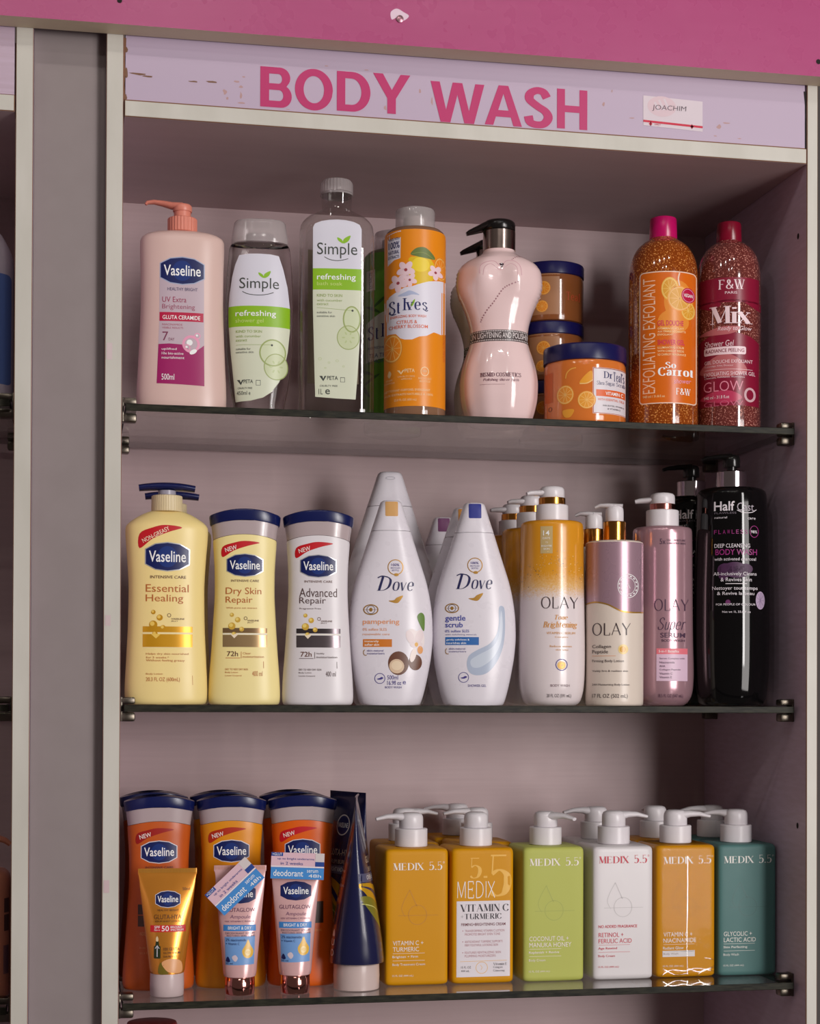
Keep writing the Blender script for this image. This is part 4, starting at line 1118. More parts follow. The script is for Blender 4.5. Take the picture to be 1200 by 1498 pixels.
yg = M((206, 150, 30), .3, .3, name='golden_band'); yl2 = M((226, 190, 90), .35)
P.rect(145, 916, 436, 950, yg, 1); P.rect(145, 962, 436, 1038, yg, 1); P.line([(145, 956), (436, 956)], 9, M((232, 214, 160), .4), 1.2); P.line([(145, 1040), (436, 1040)], 4, M((232, 214, 160), .4), 1.2)
bubbles(P, [(206, 832, 13), (243, 864, 18), (206, 906, 24), (262, 924, 16), (216, 960, 16)], yg, yl2)
P.poly([(190, 960), (250, 960), (222, 988)], yl2, 2.2)
P.ring(298, 850, 10, 10, 3, bi); P.T('VASELINE', 310, 866, 388, 876, bi, b=.02); P.T('JELLY', 310, 880, 350, 890, bi)
P.T('Helps dry skin nourished', 165, 1072, 412, 1086, ob); P.T('for 3 weeks.*', 165, 1093, 298, 1105, ob); P.T('Without feeling greasy', 165, 1110, 390, 1126, ob)
P.T('Body Lotion', 165, 1191, 262, 1203, ob); P.T('20.3 FL OZ (600mL)', 165, 1216, 362, 1246, ob); P.line([(436, 1205), (438, 1260)], 2, ob)
P.build('label', root, ysh)
dup(root, (.0556, .137, T2), deg(-2), 'large yellow pump bottle mostly hidden behind its twin at the left', skip=('label',))

# flip-top lotion bottles (two on the middle shelf, six on the lower one share this shape)
KF = .6861e-3 / 4.048; YF = 1380
FB = Shape(rows_of(KF, YF, [(1380, 196), (1376, 204), (1364, 210), (1330, 213), (1250, 210), (1100, 199), (900, 186), (700, 177), (600, 178), (500, 183), (415, 188), (408, 186)], .6), 2.6)
FB = Shape([(z, a, b, 2.6, (.0052 if z > (YF - 412) * KF else 0)) for z, a, b in [(FB.z[i], FB.cols[0][i], FB.cols[1][i]) for i in range(len(FB.z))]])
def flip_bottle(label, loc, rz, col, capm=None, group=None):
    root = thing('lotion_bottle', label, 'bottle', loc, rz, group)
    bm = bmesh.new(); FB.add(bm, 72); finish(bm, 'body', col, root)
    a = .0052
    rows = [((YF - 406) * KF, 187 * KF, .0190, 2.6, a), ((YF - 330) * KF, 198 * KF, .0200, 2.6, a), ((YF - 322) * KF, 199 * KF, .0201, 2.6, a)]
    bm = bmesh.new(); Shape(rows, lin_=True).add(bm, 72); finish(bm, 'cap', capm or hazecap, root)
    rows = [((YF - 323) * KF, 203 * KF, .0205, 2.6, a), ((YF - 316) * KF, 207 * KF, .0208, 2.6, a), ((YF - 272) * KF, 212 * KF, .0212, 2.6, a * 1.1), ((YF - 264) * KF, 210 * KF, .0209, 2.6, a * 1.1), ((YF - 260) * KF, 200 * KF, .0200, 2.6, a * 1.1)]
    bm = bmesh.new(); Shape(rows, lin_=True).add(bm, 72); finish(bm, 'lid', navy, root)
    return root
hazecap = M((172, 156, 158), .25, name='hazy_cap', coat=.3)
def flip_label(root, P, f, ribm, colt, lines, band, foot, sub=None):
    """f maps the common layout (board of the 'dry' bottle) to this board"""
P = Print(KF, 765, YF)
root = flip_bottle('pale yellow flip-top bottle with a red NEW ribbon and bronze band', (.1248, .068, T2), deg(-4), M((238, 216, 152), .38, name='pale_yellow_plastic'))
def flip_art(P, title, t1, sub, bandm, bandm2, tcol, ribm=red_ink, rim=silver, d72='Clear', full=True):
    ribbon(P, 632, 416, 850, 512, 'NEW', m=ribm)
    P.T('NEW', 646, 449, 716, 475, M((236, 220, 214), .4), b=.03, rot=-16)
    badge(P, 655, 490, 870, 628, rim=rim)
    P.T('INTENSIVE CARE', 682, 644, 846, 657, bi, b=.02)
    if not full: return
    P.T(title, 652, 690, 652 + t1[0], 742, tcol); P.T('Repair', 652, 744, 808, 792, tcol)
    P.T(sub, 655, 806, 655 + t1[1], 818, tcol)
    P.rect(635, 929, 895, 958, bandm2, 1); P.rect(635, 970, 895, 1041, bandm, 1)
    P.line([(635, 964), (895, 964)], 7, M((220, 214, 204), .4), 1.2)
    bubbles(P, [(688, 852, 12), (722, 881, 16), (688, 918, 21), (745, 936, 14), (700, 966, 14)], M((200, 160, 60), .35), M((226, 200, 110), .35))
    P.poly([(678, 964), (728, 964), (702, 990)], M((230, 214, 190), .4), 2.2)
    P.ring(768, 872, 9, 9, 3, bi); P.T('VASELINE', 778, 880, 846, 890, bi, b=.02); P.T('JELLY', 778, 893, 815, 902, bi)
    P.T('72h', 660, 1066, 725, 1096, bi, b=.03); P.line([(743, 1068), (743, 1108)], 3, tcol); P.line([(652, 1106), (736, 1106)], 3, tcol)
    P.T(d72, 752, 1072, 800, 1084, tcol); P.T('moisturization', 752, 1092, 876, 1104, tcol)
    for i, s in enumerate(('DRY TO VERY DRY SKIN', 'Body Lotion', 'Loción Corporal')): P.T(s, 650, 1167 + i * 19, (782, 724, 745)[i], 1178 + i * 19, tcol)
    P.T('400 ml', 808, 1182, 868, 1212, tcol, sl=0, b=-.01); P.line([(874, 1125), (875, 1165)], 3, tcol)
bronze = M((168, 140, 100), .25, .5, name='bronze_band'); bronze2 = M((140, 112, 80), .25, .5, name='bronze_band')
flip_art(P, 'Dry Skin', (208, 180), 'With pure oat extract', bronze, bronze2, ob)
P.build('label', root, FB)
root = flip_bottle('white flip-top bottle with a red NEW ribbon and dark silver band', (.1985, .062, T2), deg(-6), M((214, 208, 212), .35, name='white_lotion_plastic'))
P = Print(KF, 765, YF)
gunm = M((110, 100, 104), .22, .7, name='gunmetal_band')
flip_art(P, 'Advanced', (222, 124), 'Fragrance Free', gunm, M((84, 76, 80), .22, .7, name='gunmetal_band'), M((84, 62, 62), .5), d72='Healthy')
P.build('label', root, FB)

# teardrop bottles
k = .7012e-3 / 3.842; y0 = 1388
DR = [(1388, 160), (1384, 168), (1372, 174), (1300, 195), (1200, 216), (1100, 232), (1000, 239), (900, 236), (800, 224), (700, 203), (600, 172), (500, 140), (414, 113)]
def dove_b(y): return (.0155 + .0075 * max(0, min(1, (y - 420) / 500))) * (1 if y < 1250 else 1 - .12 * (y - 1250) / 140)
DSH = Shape([((y0 - y) * k, h * k, dove_b(y)) for y, h in DR], 2.3)
DCAP = Shape([((y0 - y) * k, h * k, b) for y, h, b in [(412, 112, .0155), (405, 110, .0155), (350, 92, .0142), (300, 76, .0128), (262, 64, .0115), (248, 58, .0105), (241, 48, .0085)]], 2.5)
dwhite = M((214, 208, 216), .28, name='pearl_white_plastic')
def teardrop(label, loc, rz, tabm, scale=1.0, group=None):
    root = thing('shower_gel_bottle', label, 'bottle', loc, rz, group)
    bm = bmesh.new(); DSH.add(bm, 80); finish(bm, 'body', dwhite, root)
    bm = bmesh.new(); DCAP.add(bm, 64); finish(bm, 'cap', dwhite, root, 50)
    if tabm:
        P = Print(k, 662, y0); P.rect(627, 249, 698, 332, tabm, 1, 6); P.build('cap_tab', root, DCAP, step=.001, stepz=.001)
    root.scale = (scale, scale, scale)
    return root
root = teardrop('white teardrop bottle with a tan cap tab and brown nut artwork', (.2752, .072, T2), deg(-7), M((198, 150, 90), .35, name='tan_tab'))
P = Print(k, 662, y0)
vio = M((70, 60, 130), .45); dvn = M((34, 34, 80), .4); tan = M((216, 148, 104), .45)
def dove_logo(P, x0, y0_, x1, y1):
    w = x1 - x0
    P.S('D', x0, y0_, x0 + w * .40, y1, dvn, .17, .03, .1, .3); P.S('ove', x0 + w * .42, y0_ + (y1 - y0_) * .36, x1, y1, dvn, .15, .035, 0, .22)
    P.line([(x0 + w * .02, y0_ + 8), (x0 + w * .14, y0_ - 2), (x0 + w * .3, y0_ + 4)], 6, dvn, 3, True)
def bird(P, x, y, s):
    P.curve([(x - 40 * s, y + 8 * s), (x - 10 * s, y + 4 * s), (x + 6 * s, y - 10 * s), (x + 40 * s, y - 22 * s), (x + 28 * s, y + 2 * s), (x + 10 * s, y + 20 * s), (x - 16 * s, y + 18 * s)], gold_ink, 2)
def seal(P, x, y, r):
    P.ring(x, y, r, r, r * .12, gold_ink); P.T('100%', x - r * .55, y - r * .5, x + r * .5, y - r * .15, vio, b=.03); P.T('RECYCLED', x - r * .62, y, x + r * .62, y + r * .2, vio); P.T('BOTTLE', x - r * .45, y + r * .32, x + r * .45, y + r * .52, vio)
    P.oval(x + r * .1, y + r * 1.0, r * .32, r * .2, gold_ink, 2.5)
def eye(P, x, y, s):
    P.ring(x, y, 39 * s, 27 * s, 6 * s, gold_ink); P.ring(x, y, 22 * s, 22 * s, 3 * s, M((80, 70, 80), .4)); P.oval(x, y, 9 * s, 11 * s, gold_ink, 2.4); P.line([(x - 39 * s, y), (x + 39 * s, y)], 2 * s, gold_ink)
def stamp(P, x, y, r):
    P.ring(x, y, r, r, r * .12, vio); P.curve([(x - r * .6, y + r * .1), (x, y - r * .1), (x + r * .3, y - r * .3), (x + r * .7, y - r * .1), (x + r * .3, y + r * .2), (x - r * .2, y + r * .25)], vio, 2)
seal(P, 683, 620, 42); dove_logo(P, 580, 672, 786, 752); bird(P, 684, 800, 1.0); eye(P, 546, 858, 1)
P.T('pampering', 502, 912, 704, 946, tan, b=.04)
P.T('0% sulfate SLES', 502, 960, 634, 975, tan); P.T('renewable care', 502, 988, 650, 1000, tan)
P.rect(503, 1022, 663, 1065, M((196, 112, 34), .4), 1); P.T('instantly', 512, 1028, 590, 1042, white_print, b=.02, L=2); P.T('softer skin', 512, 1045, 592, 1059, white_print, b=.02, L=2)
P.T('skin-natural', 526, 1080, 615, 1091, vio); P.T('moisturisers', 526, 1096, 622, 1107, vio); P.ring(518, 1096, 12, 16, 4, gold_ink, 2, 12, 60, 250)
nut = M((98, 58, 40), .35); nutl = M((206, 178, 150), .35)
P.curve([(805, 900), (812, 880), (830, 872), (846, 890), (848, 940), (842, 975), (820, 940)], M((92, 124, 50), .4), 2)
P.curve([(750, 980), (775, 962), (800, 975), (830, 968), (846, 1010), (840, 1060), (800, 1070), (760, 1040)], M((226, 214, 214), .4), 2.1)
for a, b, c, d, q in ((765, 1010, 22, 40, -20), (815, 1010, 22, 44, 20), (800, 1050, 36, 20, 0)): P.oval(a, b, c, d, M((220, 204, 206), .4), 2.3, 16, q)
P.oval(822, 1080, 16, 22, M((216, 150, 90), .4), 2.4); P.oval(800, 1050, 10, 12, M((214, 160, 60), .4), 2.6)
P.oval(795, 1150, 38, 44, nut, 2.3); P.oval(700, 1155, 58, 66, nut, 2.5); P.oval(690, 1172, 42, 40, nutl, 2.8, 20, 12); P.oval(690, 1168, 30, 26, M((220, 198, 170), .35), 3)
P.oval(782, 1110, 16, 40, M((222, 206, 200), .35), 2.8, 14, 15)
stamp(P, 597, 1240, 28); P.T('500ml', 638, 1222, 698, 1246, vio); P.T('16.9fl oz', 638, 1252, 716, 1276, vio, b=.01); P.T('e', 724, 1254, 742, 1272, vio, b=.03); P.T('BODY WASH', 626, 1283, 718, 1295, vio)
P.build('label', root, DSH)
root2 = teardrop('taller white teardrop bottle with a plain white cap behind the tan-tabbed one', (.2925, .172, T2), deg(-7), None, 1.205)
P = Print(k, 662, y0); P.ring(662, 276, 22, 7, 3, M((180, 176, 184), .4)); P.build('cap_dimple', root2, DCAP)
root = teardrop('white teardrop bottle with a blue cap tab and a pale gel smear', (.3632, .072, T2), deg(-9), M((40, 48, 130), .35, name='blue_tab'))
f = .7077 / .7012 * 3.842 / 4.1625
P = Print(.7077e-3 / 4.1625, 338, 1381)
seal(P, 336, 535, 44); dove_logo(P, 222, 590, 442, 680); bird(P, 340, 728, 1.1); eye(P, 198, 796, 1.0)
bt = M((56, 66, 150), .45)
P.T('gentle', 158, 838, 278, 882, bt, b=.04); P.T('scrub', 158, 880, 262, 912, bt, b=.04)
P.T('0% sulfate SLES', 158, 926, 300, 942, bt); P.T('with exfoliating minerals', 158, 950, 345, 962, M((120, 120, 160), .45))
P.rect(158, 970, 359, 1018, M((44, 98, 164), .4), 1); P.T('gently exfoliates &', 165, 980, 302, 994, white_print, L=2, b=.02); P.T('nourishes skin', 165, 999, 282, 1012, white_print, L=2, b=.02)
P.T('skin-natural', 180, 1034, 276, 1046, vio); P.T('moisturisers', 180, 1052, 282, 1062, vio); P.ring(172, 1055, 12, 17, 4, gold_ink, 2, 12, 60, 250)
gel_m = M((168, 178, 198), .25); gel_l = M((190, 198, 212), .25)
P.curve([(482, 790), (512, 788), (519, 850), (517, 960), (500, 1050), (462, 1130), (410, 1185), (350, 1200), (305, 1185), (287, 1140), (298, 1085), (345, 1050), (420, 1012), (462, 960), (480, 890)], gel_m, 1)
P.curve([(495, 810), (505, 900), (490, 1010), (440, 1100), (370, 1150), (320, 1150), (310, 1110), (360, 1075), (440, 1030), (480, 960)], gel_l, 1.4)
stamp(P, 268, 1213, 30); P.T('SHOWER GEL', 294, 1255, 405, 1270, vio)
P.build('label', root, DSH)
d1 = dup(root, (.3634, .121, T2), deg(-9), 'white teardrop bottle with an orange cap tab right behind the blue-tabbed one', skip=('label', 'cap_tab'))
P = Print(k, 662, y0); P.rect(627, 249, 698, 332, M((206, 140, 60), .35), 1, 6); P.build('cap_tab', d1, DCAP, step=.001, stepz=.001)
d2 = dup(root, (.3622, .217, T2), deg(-9), 'white teardrop bottle with a mauve cap tab, rearmost behind the blue-tabbed one', skip=('label', 'cap_tab'))
P = Print(k, 662, y0); P.rect(627, 249, 698, 332, M((120, 70, 110), .35), 1, 6); P.build('cap_tab', d2, DCAP, step=.001, stepz=.001)

# gold to white round pump bottle
k = .7124e-3 / 4.1625; y0 = 1382
def ramp_mat(name, stops, noise_amp, rough=.25, metal=0.0, scale=900, coat=.3):
    m = M((200, 200, 200), rough, metal, name=name, coat=coat)
    nt, bs = nodes_of(m)
    tc = nt.nodes.new('ShaderNodeTexCoord'); sx = nt.nodes.new('ShaderNodeSeparateXYZ')
    n = nt.nodes.new('ShaderNodeTexNoise'); n.inputs['Scale'].default_value = scale; n.inputs['Detail'].default_value = 1
    ma = nt.nodes.new('ShaderNodeMath'); ma.operation = 'MULTIPLY_ADD'; ma.inputs[1].default_value = noise_amp; 
    cr = nt.nodes.new('ShaderNodeValToRGB'); mr = nt.nodes.new('ShaderNodeMapRange'); mr.inputs['From Max'].default_value = .25
    nt.links.new(tc.outputs['Object'], sx.inputs['Vector']); nt.links.new(tc.outputs['Object'], n.inputs['Vector'])
    nt.links.new(n.outputs['Fac'], ma.inputs[0]); nt.links.new(sx.outputs['Z'], ma.inputs[2])
    nt.links.new(ma.outputs[0], mr.inputs['Value']); nt.links.new(mr.outputs['Result'], cr.inputs['Fac'])
    for i, (z, c) in enumerate(stops):
        e = cr.color_ramp.elements[i] if i < 2 else cr.color_ramp.elements.new(z / .25)
        e.position = z / .25; e.color = tuple(min(.88, lin(q) * GAIN) for q in c) + (1,)
    nt.links.new(cr.outputs['Color'], bs.inputs['Base Color'])
    return m
OSH = Shape(rows_of(k, y0, [(1382, 140), (1378, 152), (1366, 168), (1330, 184), (1280, 195), (1200, 201), (1080, 203), (800, 199), (600, 195), (290, 191), (278, 189), (268, 180), (262, 165), (258, 100)], 1))
goldgrad = ramp_mat('gold_to_white_print', [(.118, (218, 206, 208)), (.132, (214, 170, 110)), (.146, (208, 142, 36)), (.17, (206, 138, 30))], .018, scale=700)
root = thing('body_wash_bottle', 'round pump bottle fading from gold to white, in front of two more', 'pump bottle', (.4466, .070, T2), deg(-16))
bm = bmesh.new(); OSH.add(bm, 80); finish(bm, 'body', goldgrad, root)
pump(root, (y0 - 258) * k, (99 * k, 101 * k, white), (76 * k, 72 * k, white), [(0, 176 * k, 60 * k, 22 * k), (90 * k, 172 * k, 32 * k, 18 * k), (140 * k, 170 * k, 22 * k, 15 * k), (164 * k, 164 * k, 17 * k, 11 * k)], PI + .35, ring=(82 * k, 42 * k, gold))
P = Print(k, 781, y0)
P.rect(712, 266, 785, 468, M((186, 160, 110), .35), 1); P.T('14', 728, 330, 766, 360, white_print, b=.02); P.T('DAYS', 726, 370, 770, 382, white_print); P.T('TO', 742, 398, 756, 406, white_print); P.T('BRIGHTER', 718, 418, 780, 428, white_print); P.T('SKIN', 730, 436, 766, 446, white_print)
ol = M((58, 42, 48), .4); og = M((206, 144, 60), .4)
rnd = random.Random(5)
for i in range(120):
    a = rnd.uniform(-1, 1); x = 781 + a * 185; base = 520 + (a - .1) ** 2 * 90
    y = base + rnd.gauss(0, 38); r = rnd.uniform(1.2, 3.6)
    P.oval(x, y, r, r, M(rnd.choice([(150, 110, 60), (226, 190, 130), (186, 150, 110), (120, 90, 70)]), .3), 1, 6)
def olay(P, x0, y0_, x1, y1, m): P.S('OLAY', x0, y0_, x1, y1, m, .10, .045, 0)
olay(P, 718, 728, 937, 800, ol)
P.S('Tone', 800, 838, 876, 866, og, .2, .06, .12, .25); P.S('Brightening', 730, 878, 932, 922, og, .2, .06, .12, .25)
P.T('VITAMIN C SERUM', 750, 940, 920, 954, og); P.T('Complex', 800, 966, 880, 978, og); P.T('Reduces uneven', 770, 1020, 900, 1032, og); P.T('skin tone', 805, 1042, 880, 1052, og)
P.ring(840, 1137, 34, 34, 5, vio, 2, 14); P.oval(840, 1140, 25, 25, M((226, 180, 90), .3), 1.6); P.ring(842, 1140, 12, 12, 5, gold_ink, 2)
P.T('BODY WASH', 775, 1254, 888, 1269, M((120, 90, 100), .4)); P.T('20 FL OZ (591 mL)', 752, 1312, 897, 1338, ol, b=-.01)
P.build('label', root, OSH)
dup(root, (.4470, .150, T2), deg(-15), 'gold and white round pump bottle directly behind the front one of its kind', skip=('label',))
dup(root, (.4480, .232, T2), deg(-15), 'gold and white round pump bottle standing rearmost against the back panel', skip=('label',))

# collagen lotion bottle, mauve over cream with a gold collar
k = .7108e-3 / 3.333; y0 = 1240
CSH = Shape(rows_of(k, y0, [(1240, 134), (1237, 138), (1230, 141), (1200, 142), (900, 142), (450, 142), (442, 139), (436, 128), (433, 100), (431, 58)], 1))
creamw = M((212, 198, 186), .32, name='cream_white_plastic')
mauve = M((166, 134, 148), .28, .35, name='mauve_metallic', coat=.3)
root = thing('lotion_bottle', 'cream pump bottle with a mauve metallic top half and gold collar', 'pump bottle', (.5118, .060, T2), deg(-18))
bm = bmesh.new(); CSH.add(bm, 80); finish(bm, 'body', creamw, root)
pump(root, (y0 - 432) * k, (56 * k, 96 * k, gold), (44 * k, 82 * k, white), [(0, 172 * k, 40 * k, 13 * k), (-40 * k, 172 * k, 34 * k, 11 * k), (30 * k, 174 * k, 38 * k, 13 * k), (70 * k, 176 * k, 28 * k, 10 * k), (96 * k, 166 * k, 20 * k, 7 * k)], PI)
P = Print(k, 193, y0)
P.band(446, 742, mauve, 1)
wv2 = smooth_pts([(52, 745), (80, 739), (110, 738), (160, 750), (200, 770), (230, 783), (280, 788), (334, 785)], 6)
P.poly([(334, 740), (52, 740)] + wv2, mauve, 1)
P.line(wv2, 7, gold_ink, 2)
P.ring(258, 660, 49, 57, 3, white_print); P.ring(258, 660, 34, 40, 2, white_print)
for a in range(0, 360, 24): P.oval(258 + 42 * math.cos(deg(a)), 660 + 48 * math.sin(deg(a)), 3, 5, white_print, 2, 8, a)
P.line([(250, 672), (258, 648), (268, 672)], 2.5, white_print)
olay(P, 87, 839, 270, 900, ol)
P.T('Collagen', 87, 945, 177, 966, ol, b=.0); P.T('Peptide', 87, 970, 163, 992, ol, b=.0); P.oval(235, 967, 24, 24, M((226, 196, 120), .3), 2); P.oval(233, 967, 15, 15, M((206, 150, 30), .25), 2.4)
P.line([(87, 999), (200, 999)], 2, tan); P.T('Firming Body Lotion', 87, 1017, 238, 1033, ol); P.T('Visibly firm & resilient skin', 87, 1067, 258, 1079, ol); P.T('24H Moisturizing Body Lotion', 87, 1133, 265, 1145, ol); P.T('17 FL OZ (502 mL)', 87, 1183, 257, 1207, ol)
P.build('label', root, CSH)
dup(root, (.5144, .140, T2), deg(-18), 'cream and mauve pump bottle mostly hidden behind the front one with the gold collar', skip=('label',))

# pink pearl body wash
k = .7271e-3 / 3.333; y0 = 1240
SSH = Shape(rows_of(k, y0, [(1240, 100), (1236, 110), (1224, 124), (1195, 142), (1150, 151), (1080, 154), (900, 150), (600, 147), (385, 145), (373, 142), (366, 134), (362, 112), (360, 80)], 1))
ppk = M((180, 140, 150), .22, .45, name='pink_pearl', coat=.4)
root = thing('body_wash_bottle', 'pearly pink round pump bottle with a white pump, left of the black bottles', 'pump bottle', (.5772, .095, T2), deg(-20))
bm = bmesh.new(); SSH.add(bm, 80); finish(bm, 'body', ppk, root)
pump(root, (y0 - 361) * k, (80 * k, 84 * k, white), (61 * k, 56 * k, white), [(0, 138 * k, 48 * k, 18 * k), (70 * k, 134 * k, 27 * k, 15 * k), (110 * k, 132 * k, 19 * k, 13 * k), (134 * k, 128 * k, 15 * k, 10 * k)], PI, ring=(63 * k, 30 * k, M((190, 120, 110), .2, 1.0, name='rose_metal')))
P = Print(k, 440, y0)
st = M((70, 44, 66), .4)
P.T('5x', 428, 430, 456, 456, st); P.T('DEEP MOISTURE', 462, 432, 550, 442, st); P.T('LUMINOUS SKIN', 462, 447, 550, 456, st, b=.02)
olay(P, 402, 722, 566, 780, st)
P.S('Super', 420, 812, 553, 888, st, .1, .05, 0, .35); P.T('SERUM', 432, 886, 550, 910, st, b=.03); P.T('BODY WASH', 438, 918, 548, 930, st, b=.03)
P.rect(413, 962, 562, 990, M((214, 110, 122), .4), 1); P.rect(413, 990, 562, 1120, M((206, 176, 196), .4), 1); P.T('5-in-1 Benefits', 424, 970, 520, 982, white_print, L=2)
for i, s in enumerate(('Serum Complex with', 'Niacinamide', 'AHA', 'Collagen Peptide', 'Vitamin C', 'Vitamin E')): P.T(s, 428, 1007 + i * 18, (548, 500, 455, 528, 490, 487)[i], 1017 + i * 18, st)
P.T('18.5 FL OZ (547 mL)', 422, 1183, 540, 1204, st, b=-.01)
P.build('label', root, SSH)

# black pump bottles
k = .7241e-3 / 3.333; y0 = 1242
BSH = Shape(rows_of(k, y0, [(1242, 140), (1236, 152), (1215, 166), (1150, 177), (1050, 184), (900, 187), (700, 186), (500, 181), (300, 175), (200, 171), (184, 167), (172, 154), (166, 130), (163, 80)], 1))
bblk = M((10, 9, 10), .06, name='black_gloss_plastic', spec=.4)
root = thing('body_wash_bottle', 'glossy black pump bottle with a chrome collar and white and purple print', 'pump bottle', (.6520, .0850, T2), deg(-21.5))
bm = bmesh.new(); BSH.add(bm, 96); finish(bm, 'body', bblk, root)
mc = M((196, 186, 190), .12, 1.0, name='chrome_collar')
pump(root, (y0 - 164) * k, (75 * k, 84 * k, mc), (42 * k, 62 * k, blk), [(0, 160 * k, 34 * k, 15 * k), (60 * k, 158 * k, 27 * k, 13 * k), (120 * k, 152 * k, 20 * k, 10 * k), (150 * k, 142 * k, 14 * k, 8 * k)], PI + .2, stem=(26 * k, 22 * k, blk), n=56)
P = Print(k, 775, y0)
wh = M((214, 206, 212), .4); pu = M((140, 40, 110), .4)
P.T('Half', 690, 244, 788, 291, wh, b=.05); P.T('Cast', 800, 252, 880, 291, M((170, 160, 170), .4), b=-.02); P.line([(800, 288), (830, 300), (870, 298), (892, 284)], 3, wh, 2, True)
P.T('FLAWLESS', 692, 297, 796, 306, M((110, 100, 110), .4)); P.T('natural', 692, 318, 752, 328, wh); P.T('care', 850, 324, 888, 333, wh)
for i, ch in enumerate('FLAWLESS'): P.T(ch, 690 + i * 21, 384, 703 + i * 21, 404, pu)
P.ring(882, 392, 20, 28, 3, pu); P.T('98%', 866, 386, 896, 400, wh, b=.02)
P.T('DEEP CLEANSING', 692, 452, 862, 471, wh); P.T('BODY WASH', 697, 478, 895, 507, pu, b=.03); P.T('with activated charcoal', 692, 519, 890, 534, wh)
for a, b, c, d in ((745, 575, 38, 28), (790, 565, 50, 24), (840, 575, 36, 26), (735, 605, 24, 24), (800, 590, 60, 30), (720, 580, 14, 18)): P.oval(a, b, c, d, M((66, 30, 66), .5), .6, 14)
P.T('All-inclusively Cleans', 688, 590, 893, 612, wh); P.T('& Revives Skin', 722, 617, 870, 636, wh); P.line([(745, 647), (848, 647)], 3, wh)
P.T('Nettoyer tout temps', 682, 660, 898, 682, wh); P.T('& Revive la peau', 705, 686, 882, 707, wh)
P.T('FOR PEOPLE OF COLOUR', 700, 743, 888, 753, wh); P.oval(757, 737, 12, 12, M((100, 40, 90), .5), 1); P.T('Net wt 1L 33.8 fl oz', 730, 779, 865, 789, wh)
P.oval(912, 727, 22, 44, M((170, 150, 176), .4), 1)
for a in range(0, 360, 40): P.line([(912, 727), (912 + 18 * math.cos(deg(a)), 727 + 38 * math.sin(deg(a)))], 2, M((130, 110, 140), .4), 2)
P.build('label', root, BSH)
dup(root, (.6390, .172, T2), deg(-21), 'glossy black pump bottle half hidden behind and left of its twin')

# ---------------------------------------------------------------- lower shelf
def lower_flip(label, blabel, X, Xb, col, kk, cx, yb, rim, full, ribm, rz):
    root = flip_bottle(label, (X, .106, T3), deg(rz), col)
    P = Print(KF, 765, YF)
    flip_art(P, '', (1, 1), '', None, None, None, ribm, rim, full=False)
    if full:
        P.rect(640, 870, 740, 930, M((60, 34, 20), .4), 1); P.rect(640, 935, 740, 1000, M((70, 40, 22), .4), 1)
        P.T('400 ml', 650, 1030, 720, 1054, M((206, 140, 90), .5)); P.T('Body Lotion', 650, 1120, 740, 1132, M((206, 140, 90), .5)); P.T('20.3 FL OZ', 650, 1150, 740, 1162, M((206, 140, 90), .5))
        P.rect(800, 870, 890, 1000, M((60, 34, 20), .4), 1); P.T('Radiant', 800, 1030, 880, 1050, M((226, 150, 80), .5))
    P.build('label', root, FB)
    dup(root, (Xb, .178, T3), deg(rz), blabel, skip=('label',))
wr = M((206, 204, 212), .35)
dred = M((150, 20, 16), .4)
lower_flip('burnt orange flip-top bottle behind the gold tube on the lower shelf', 'navy-lidded bottle behind the leftmost burnt orange bottle', .0425, .0405, M((186, 84, 26), .35, name='burnt_orange_plastic'), None, 0, 0, wr, True, dred, -1)
lower_flip('amber yellow flip-top bottle behind the pink tube with the tilted tag', 'navy-lidded bottle behind the amber yellow bottle', .1160, .1142, M((214, 136, 18), .35, name='amber_plastic'), None, 0, 0, wr, False, M((170, 40, 10), .4), -3)
lower_flip('bright orange flip-top bottle behind the pink tube with the level tag', 'navy-lidded bottle behind and left of the bright orange bottle', .1895, .1882, M((214, 92, 14), .35, name='bright_orange_plastic'), None, 0, 0, wr, True, red_ink, -5)

def tube(label, loc, rz, k, y0, capy, caph, bot, mid, top, ytop, yshoulder, col, capm, capname='cap', crimp=None):
    """squeeze tube standing on its cap: round at the cap, flat at the crimp"""
    root = thing('lotion_tube', label, 'tube', loc, rz)
    bm = bmesh.new()
    lathe(bm, [(caph * .95 * k, 0), (caph * k, .0008), (caph * 1.02 * k, (y0 - capy) * k * .5), (caph * 1.0 * k, (y0 - capy) * k - .0006), (caph * .95 * k, (y0 - capy) * k)], n=56)
    finish(bm, 'cap', capm, root, 50)
    zs, zt_ = (y0 - yshoulder) * k, (y0 - ytop) * k
    rows = [(zs - .0012, bot * .86 * k, bot * .86 * k), (zs, bot * .98 * k, bot * .98 * k)]
    for i in range(1, 9):
        t = i / 8
        rows.append((zs + (zt_ - .006 - zs) * t, (bot + (mid - bot) * t) * k, max(.0008, bot * k * (1 - t ** 1.25))))
    rows.append((zt_ - .0055, top * k, .0007)); rows.append((zt_, top * k, .0007))
    S_ = Shape(rows, 2.15)
    bm = bmesh.new(); S_.add(bm, 64, .004); finish(bm, 'body', col, root, 50)
    if crimp:
        P = Print(k, 0, y0); P.rect(-top * .98, ytop + 2, top * .98, ytop + 26, crimp, 1)
        for i in range(int(-top * .95), int(top * .95), 9): P.line([(i, ytop + 4), (i, ytop + 25)], 2.5, M((150, 96, 40), .35), 1.4)
        P.build('crimp', root, S_)
    return root, S_
k = .672e-3 / 4.1826; y0 = 1334
gt = M((214, 140, 50), .26, .55, name='gold_foil_tube', coat=.3)
root, S_ = tube('gold tube with a frosted cap in front of the burnt orange bottle', (.0487, .060, T3), deg(-3), k, y0, 1190, 103, 106, 178, 180, 553, 1192, gt, M((196, 176, 176), .3, name='frosted_white_cap', coat=.3), crimp=M((200, 140, 50), .3, .5))
P = Print(k, 312, y0)
badge(P, 238, 688, 392, 792, rim=wr)
db = M((90, 52, 20), .45)
